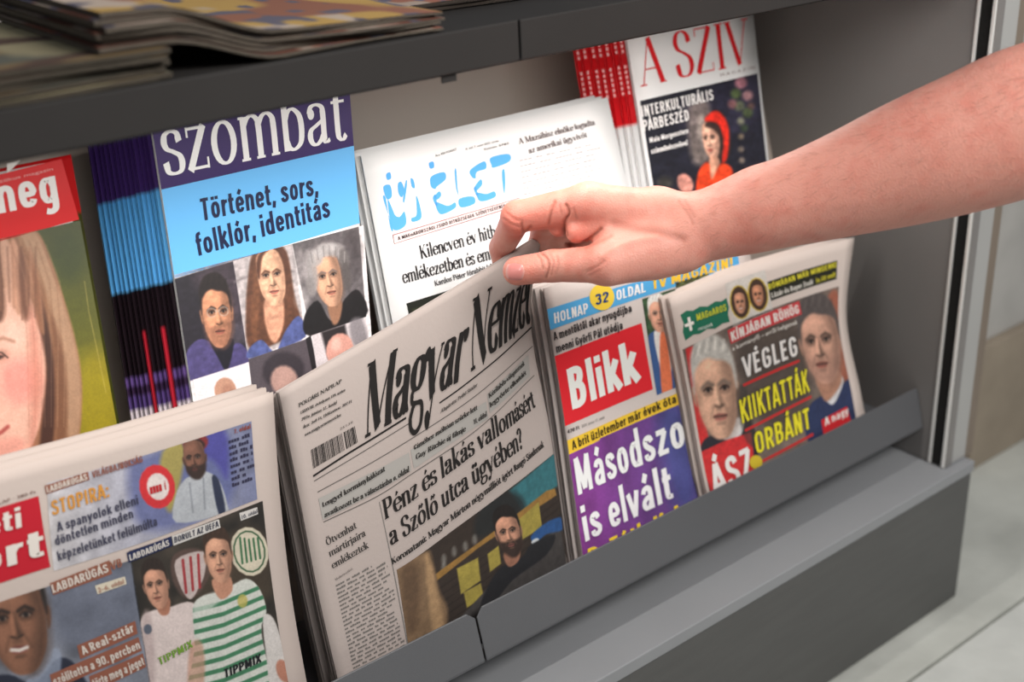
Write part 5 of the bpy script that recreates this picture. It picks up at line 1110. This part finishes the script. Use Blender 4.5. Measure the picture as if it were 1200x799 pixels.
for i in range(2):
    shelf_paper(['lower', 'upper'][i] + ' newspaper lying flat behind the sagging pile on the top shelf', xr + .012, xr + .16, .735, .92, lambda x, y, i=i: ZS + .0004 + i * .0036 + 0 * x, lambda x: .0033 + 0 * x, 120 + i, c2, 'pair of papers behind the long pile', (70, 60, 52))

# ------------------------------------------------------------------ the reaching arm
# distance field of rounded cones, meshed into one continuous skin
PPM = FPX
def J(x, y, d): return atdepth((x, y), d)
prims = []        # (a, b, ra, rb, k)
def cone(a, b, ra, rb, k=.006): prims.append((np.array(a), np.array(b), ra, rb, k))
wr = J(822, 268, .893)
# forearm
FA = np.array([(822, 269, .0236, .893), (848, 261, .0252, .889), (875, 252, .0280, .885), (900, 243, .0306, .880), (950, 228.5, .0340, .873), (1000, 212.5, .0381, .865), (1050, 195.5, .0428, .857), (1100, 178.5, .0464, .848), (1150, 161, .0490, .840), (1200, 142, .0512, .832), (1290, 108, .0500, .815), (1420, 20, .0540, .800)])
ip = cr1(FA, np.linspace(0, 1, 34))
for q0, q1 in zip(ip[:-1], ip[1:]): cone(J(q0[0], q0[1], q0[3]), J(q1[0], q1[1], q1[3]), q0[2], q1[2], .003)
f0, f1, f3 = J(822, 269, .893), J(900, 243, .880), J(1100, 178, .848)
dz = np.array([0, .010, 0]) # second bone line gives the wrist its breadth
cone(f0 + dz * 1.2, f1 + dz, .020, .024, .012)
# palm
mi = J(690, 238, .897); iP = J(606, 254, .918); iD = J(588, 290, .968); iT = J(590, 318, .980)
cone(J(800, 258, .895), mi, .0190, .0160, .010)
cone(mi, iP, .0152, .0122, .005); cone(iP, iD, .0120, .0100, .004); cone(iD, iT, .0098, .0082, .003)
mm = J(690, 240, .925); cone(J(805, 262, .915), mm, .0185, .0160, .010)
mr = J(700, 250, .946); cone(J(810, 268, .930), mr, .0170, .0150, .010)
ml = J(716, 264, .962); cone(J(812, 275, .940), ml, .0160, .0135, .010)
# middle, ring and little finger, curled under behind the paper
a, b, c = J(640, 256, .950), J(634, 284, .984), J(656, 296, .982); cone(mm, a, .0140, .0120, .004); cone(a, b, .0115, .0100, .003); cone(b, c, .0098, .0086, .003)
a, b, c = J(656, 268, .966), J(652, 290, .992), J(674, 298, .985); cone(mr, a, .0130, .0112, .004); cone(a, b, .0108, .0096, .003); cone(b, c, .0094, .0082, .003)
a, b, c = J(682, 276, .978), J(680, 292, .990), J(694, 298, .982); cone(ml, a, .0115, .0098, .004); cone(a, b, .0095, .0084, .003); cone(b, c, .0082, .0072, .003)
# thumb
t0, t1, t2, t3 = J(795, 288, .893), J(712, 309, .882), J(648, 311.5, .905), J(606, 317.5, .919)
cone(t0, t1, .0215, .0165, .010); cone(t1, t2, .0146, .0122, .005); cone(t2, t3, .0120, .0112, .003)
# thenar, web and the fleshy heel
cone(J(760, 288, .897), J(728, 292, .895), .0230, .0200, .010)
cone(J(770, 250, .905), J(722, 262, .905), .0200, .0150, .010)
cone(J(700, 262, .900), J(676, 272, .899), .0125, .0085, .004)
cone(J(664, 256, .913), J(655, 266, .915), .0092, .0080, .003)
H = .00135
lo = np.min([np.minimum(p[0] - p[2], p[1] - p[3]) for p in prims], 0) - .012; hi = np.max([np.maximum(p[0] + p[2], p[1] + p[3]) for p in prims], 0) + .012
n = np.ceil((hi - lo) / H).astype(int); D = np.full(n, .05, np.float32)
ax = [lo[i] + H * np.arange(n[i]) for i in range(3)]
for a, b, ra, rb, k in prims:
    m_ = max(ra, rb) + .022
    s0 = np.maximum(((np.minimum(a, b) - m_ - lo) / H).astype(int), 0); s1 = np.minimum(((np.maximum(a, b) + m_ - lo) / H).astype(int) + 1, n)
    sl = tuple(slice(s0[i], s1[i]) for i in range(3))
    gx, gy, gz = np.meshgrid(ax[0][sl[0]] - a[0], ax[1][sl[1]] - a[1], ax[2][sl[2]] - a[2], indexing='ij', sparse=True)
    e = b - a; L2 = e.dot(e); t = np.clip((gx * e[0] + gy * e[1] + gz * e[2]) / L2, 0, 1)
    d = np.sqrt((gx - t * e[0]) ** 2 + (gy - t * e[1]) ** 2 + (gz - t * e[2]) ** 2) - (ra + (rb - ra) * t)
    o_ = D[sl]; h_ = np.clip(.5 + .5 * (o_ - d) / k, 0, 1); D[sl] = (o_ * (1 - h_) + d * h_ - k * h_ * (1 - h_)).astype(np.float32)
def surface_nets(D, lo, H):
    s = D < 0; c = s[:-1, :-1, :-1].astype(np.int8)
    tot = sum(s[i:D.shape[0] - 1 + i, j:D.shape[1] - 1 + j, k:D.shape[2] - 1 + k].astype(np.int8) for i in (0, 1) for j in (0, 1) for k in (0, 1))
    act = (tot > 0) & (tot < 8); idx = np.full(act.shape, -1, np.int64); ii = np.argwhere(act); idx[act] = np.arange(len(ii))
    acc_ = np.zeros((len(ii), 3)); cnt = np.zeros(len(ii)); corner = [(i, j, k) for i in (0, 1) for j in (0, 1) for k in (0, 1)]
    for p in corner:
        for q_ in range(3):
            if p[q_]: continue
            r_ = list(p); r_[q_] = 1
            d0 = D[ii[:, 0] + p[0], ii[:, 1] + p[1], ii[:, 2] + p[2]]; d1 = D[ii[:, 0] + r_[0], ii[:, 1] + r_[1], ii[:, 2] + r_[2]]
            x_ = (d0 < 0) != (d1 < 0); t = np.where(x_, d0 / (d0 - d1 + 1e-12), 0)
            pt_ = np.array(p, float)[None] + t[:, None] * (np.array(r_) - np.array(p))[None]
            acc_ += pt_ * x_[:, None]; cnt += x_
    V = (ii + acc_ / cnt[:, None]) * H + lo; F = []
    for q_ in range(3):
        u, v = (q_ + 1) % 3, (q_ + 2) % 3
        sl0 = [slice(1, -1)] * 3; sl0[q_] = slice(0, -1)
        A_s = s[tuple(sl0)]; sl1 = list(sl0); sl1[q_] = slice(1, None); B_s = s[tuple(sl1)]
        e_ = np.argwhere(A_s != B_s); off_ = np.ones(3, int); off_[q_] = 0; e_ = e_ + off_
        du = np.zeros(3, int); du[u] = 1; dv = np.zeros(3, int); dv[v] = 1
        g = lambda w_: idx[w_[:, 0], w_[:, 1], w_[:, 2]]
        f = np.stack([g(e_ - du - dv), g(e_ - dv), g(e_), g(e_ - du)], 1); flip = s[e_[:, 0], e_[:, 1], e_[:, 2]]
        f[~flip] = f[~flip][:, ::-1]; F.append(f)
    return V, np.concatenate(F)
V, F = surface_nets(D, lo, H)
# relax once, then normals
def nrm(V, F):
    n_ = np.cross(V[F[:, 2]] - V[F[:, 0]], V[F[:, 3]] - V[F[:, 1]]); N_ = np.zeros_like(V)
    for i in range(4): np.add.at(N_, F[:, i], n_)
    return N_ / (np.linalg.norm(N_, axis=1)[:, None] + 1e-12)
for _ in range(2):
    A = np.zeros_like(V); c = np.zeros(len(V))
    for i in range(4):
        for j in (1, 3): np.add.at(A, F[:, i], V[F[:, (i + j) % 4]]); np.add.at(c, F[:, i], 1)
    V = V * .4 + A / c[:, None] * .6
N = nrm(V, F); px = proj(V); facing = ((CAM - V) * N).sum(1) > 0
# creases and knuckle folds
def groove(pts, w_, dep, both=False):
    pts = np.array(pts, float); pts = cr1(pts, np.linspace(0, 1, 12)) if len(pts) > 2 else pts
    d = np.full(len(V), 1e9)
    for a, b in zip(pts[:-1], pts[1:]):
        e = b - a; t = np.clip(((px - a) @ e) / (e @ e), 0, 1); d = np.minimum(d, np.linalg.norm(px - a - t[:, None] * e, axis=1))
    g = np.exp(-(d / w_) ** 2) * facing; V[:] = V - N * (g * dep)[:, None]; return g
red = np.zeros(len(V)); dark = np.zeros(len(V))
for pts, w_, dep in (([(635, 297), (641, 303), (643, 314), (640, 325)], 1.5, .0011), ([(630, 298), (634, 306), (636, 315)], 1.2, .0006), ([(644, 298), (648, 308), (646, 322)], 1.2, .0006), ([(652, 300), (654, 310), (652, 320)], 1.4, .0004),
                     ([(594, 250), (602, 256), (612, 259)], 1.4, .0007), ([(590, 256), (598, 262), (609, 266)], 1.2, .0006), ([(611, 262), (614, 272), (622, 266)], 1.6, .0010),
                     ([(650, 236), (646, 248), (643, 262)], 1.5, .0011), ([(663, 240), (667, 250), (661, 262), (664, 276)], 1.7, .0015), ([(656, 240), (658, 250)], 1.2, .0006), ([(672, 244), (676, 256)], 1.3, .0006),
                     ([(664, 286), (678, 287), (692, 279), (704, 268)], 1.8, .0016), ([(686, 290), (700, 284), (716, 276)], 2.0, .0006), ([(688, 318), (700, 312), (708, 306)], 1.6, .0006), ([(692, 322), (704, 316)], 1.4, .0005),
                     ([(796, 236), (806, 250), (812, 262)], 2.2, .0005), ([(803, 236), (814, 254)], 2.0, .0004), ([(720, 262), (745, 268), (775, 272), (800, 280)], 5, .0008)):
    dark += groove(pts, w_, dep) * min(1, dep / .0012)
def blob(x, y, r_): return np.exp(-(((px[:, 0] - x) / r_) ** 2 + ((px[:, 1] - y) / r_) ** 2))
# tendons and veins stand proud a little
for pts, w_, dep in (([(705, 300), (735, 285), (770, 278)], 4, -.0008), ([(890, 252), (960, 240), (1020, 236), (1080, 214)], 6, -.00022), ([(1000, 200), (1060, 180), (1120, 150)], 6, -.00018)): groove(pts, w_, dep)
red += .9 * blob(600, 262, 22) + .7 * blob(640, 246, 30) + .6 * blob(610, 320, 24) + .4 * blob(690, 300, 40) + .5 * blob(680, 262, 22) + .35 * blob(880, 270, 50) + .25 * blob(1080, 140, 60)
n1 = np.random.default_rng(3)
def n3(P_, cell, seed):
    g = np.random.default_rng(seed).random((64, 64, 64)); q_ = (P_ / cell) % 63; i = q_.astype(int); f = q_ - i; f = f * f * (3 - 2 * f); r_ = 0
    for a in (0, 1):
        for b in (0, 1):
            for c in (0, 1): r_ = r_ + g[(i[:, 0] + a) % 64, (i[:, 1] + b) % 64, (i[:, 2] + c) % 64] * (f[:, 0] if a else 1 - f[:, 0]) * (f[:, 1] if b else 1 - f[:, 1]) * (f[:, 2] if c else 1 - f[:, 2])
    return r_
mot = n3(V + 5, .012, 1) * .6 + n3(V + 5, .005, 2) * .4
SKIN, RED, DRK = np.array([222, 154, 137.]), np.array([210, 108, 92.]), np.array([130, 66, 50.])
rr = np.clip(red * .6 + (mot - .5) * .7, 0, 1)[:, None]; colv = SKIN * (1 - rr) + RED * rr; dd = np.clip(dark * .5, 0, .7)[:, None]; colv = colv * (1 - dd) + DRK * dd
base = np.array([wr[0], wr[1], wr[2]])
person = thing('person', 'person reaching in, bare forearm, thumb and forefinger lifting a newspaper corner', 'person', base)
msk = bpy.data.materials.new('skin'); msk.use_nodes = True; t = msk.node_tree; b = t.nodes['Principled BSDF']
at = t.nodes.new('ShaderNodeAttribute'); at.attribute_name = 'ink'; t.links.new(at.outputs['Color'], b.inputs['Base Color'])
b.inputs['Roughness'].default_value = .48; b.inputs['Specular IOR Level'].default_value = .4
b.inputs['Subsurface Weight'].default_value = .15; b.inputs['Subsurface Radius'].default_value = (1, .35, .2); b.inputs['Subsurface Scale'].default_value = .006
g = t.nodes.new('ShaderNodeTexCoord'); n_a = t.nodes.new('ShaderNodeTexVoronoi'); n_a.inputs['Scale'].default_value = 750; t.links.new(g.outputs['Object'], n_a.inputs['Vector'])
n_b = t.nodes.new('ShaderNodeTexNoise'); n_b.inputs['Scale'].default_value = 220; n_b.inputs['Detail'].default_value = 4; t.links.new(g.outputs['Object'], n_b.inputs['Vector'])
ad = t.nodes.new('ShaderNodeMath'); ad.operation = 'ADD'; t.links.new(n_a.outputs['Distance'], ad.inputs[0]); t.links.new(n_b.outputs[0], ad.inputs[1])
bu = t.nodes.new('ShaderNodeBump'); bu.inputs['Strength'].default_value = .35; bu.inputs['Distance'].default_value = .0006; t.links.new(ad.outputs[0], bu.inputs['Height']); t.links.new(bu.outputs[0], b.inputs['Normal'])
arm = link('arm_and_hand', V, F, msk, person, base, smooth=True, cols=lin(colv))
bv = BVHTree.FromPolygons([tuple(v) for v in V], [tuple(int(i) for i in f) for f in F])
def hit(p):
    r_ = ray(p); r_ = r_ / np.linalg.norm(r_); h_ = bv.ray_cast(Vector(CAM), Vector(r_)); return h_
# thumbnail: curved plate on the thumb tip
ns = 13; vs = []; okk = True
cxn, cyn, rxn, ryn, rotn = 603.5, 318.5, 11.5, 10.5, math.radians(4)
for j in range(ns):
    for i in range(ns):
        s_, t_ = -1 + 2 * i / (ns - 1), -1 + 2 * j / (ns - 1)
        qx = s_ * math.sqrt(max(0, 1 - t_ * t_ * .42)); qy = t_ * math.sqrt(max(0, 1 - s_ * s_ * .35))
        x, y = cxn + rxn * qx * math.cos(rotn) - ryn * qy * math.sin(rotn), cyn + rxn * qx * math.sin(rotn) + ryn * qy * math.cos(rotn)
        h_ = hit((x, y)); edge = max(abs(s_), abs(t_))
        if h_[0] is None: vs.append(vs[-1] if vs else t3); continue
        vs.append(np.array(h_[0] + h_[1] * (.0009 * (1 - edge ** 4) - .0001)))
cn = np.zeros((ns * ns, 3)); sI = np.tile(np.linspace(-1, 1, ns), ns)
cn[:] = np.array([204, 128, 122]); wgt = np.clip(1 - (sI + 1) / .45, 0, 1)[:, None]; cn = cn * (1 - wgt) + np.array([222, 180, 168]) * wgt
wg2 = np.clip((sI - .75) / .25, 0, 1)[:, None]; cn = cn * (1 - wg2) + np.array([214, 164, 152]) * wg2
mn = vmat('nail', .28, .5, .2); nl = link('thumb_nail', vs, grid_faces(ns, ns), mn, person, base, smooth=True, cols=lin(cn)); nl['label'] = 'pink thumb nail'
# fine forearm hairs
rg = random.Random(6); cand = np.where((px[:, 0] > 790) & (px[:, 0] < 1230))[0]; hv = []; hf = []
axis = (f0 - f3); axis /= np.linalg.norm(axis)
for q_ in range(4200):
    i = cand[rg.randrange(len(cand))]
    up = N[i][2]
    if rg.random() > .25 + .75 * max(0, up): continue
    p = V[i]; nn = N[i]; tdir = axis * .8 + np.array([rg.uniform(-.35, .35), rg.uniform(-.35, .35), rg.uniform(-.55, .05)]); tdir -= nn * tdir.dot(nn); tdir /= np.linalg.norm(tdir) + 1e-9
    L = rg.uniform(.004, .010); w_ = .00006; sd = np.cross(tdir, nn) * w_; pts = [p - nn * .0002, p + nn * .0009 * L / .006 + tdir * L * .35, p + nn * .0016 * L / .006 + tdir * L * .7, p + nn * .0018 * L / .006 + tdir * L]
    k = len(hv)
    for m_, pp in enumerate(pts): wdt = 1 - m_ / 3.3; hv += [pp + sd * wdt, pp - sd * wdt]
    for m_ in range(3): hf.append((k + 2 * m_, k + 2 * m_ + 1, k + 2 * m_ + 3, k + 2 * m_ + 2))
hr = link('arm_hair', hv, np.array(hf), mat('arm_hair', (96, 60, 38), .6), person, base); hr['kind'] = 'stuff'
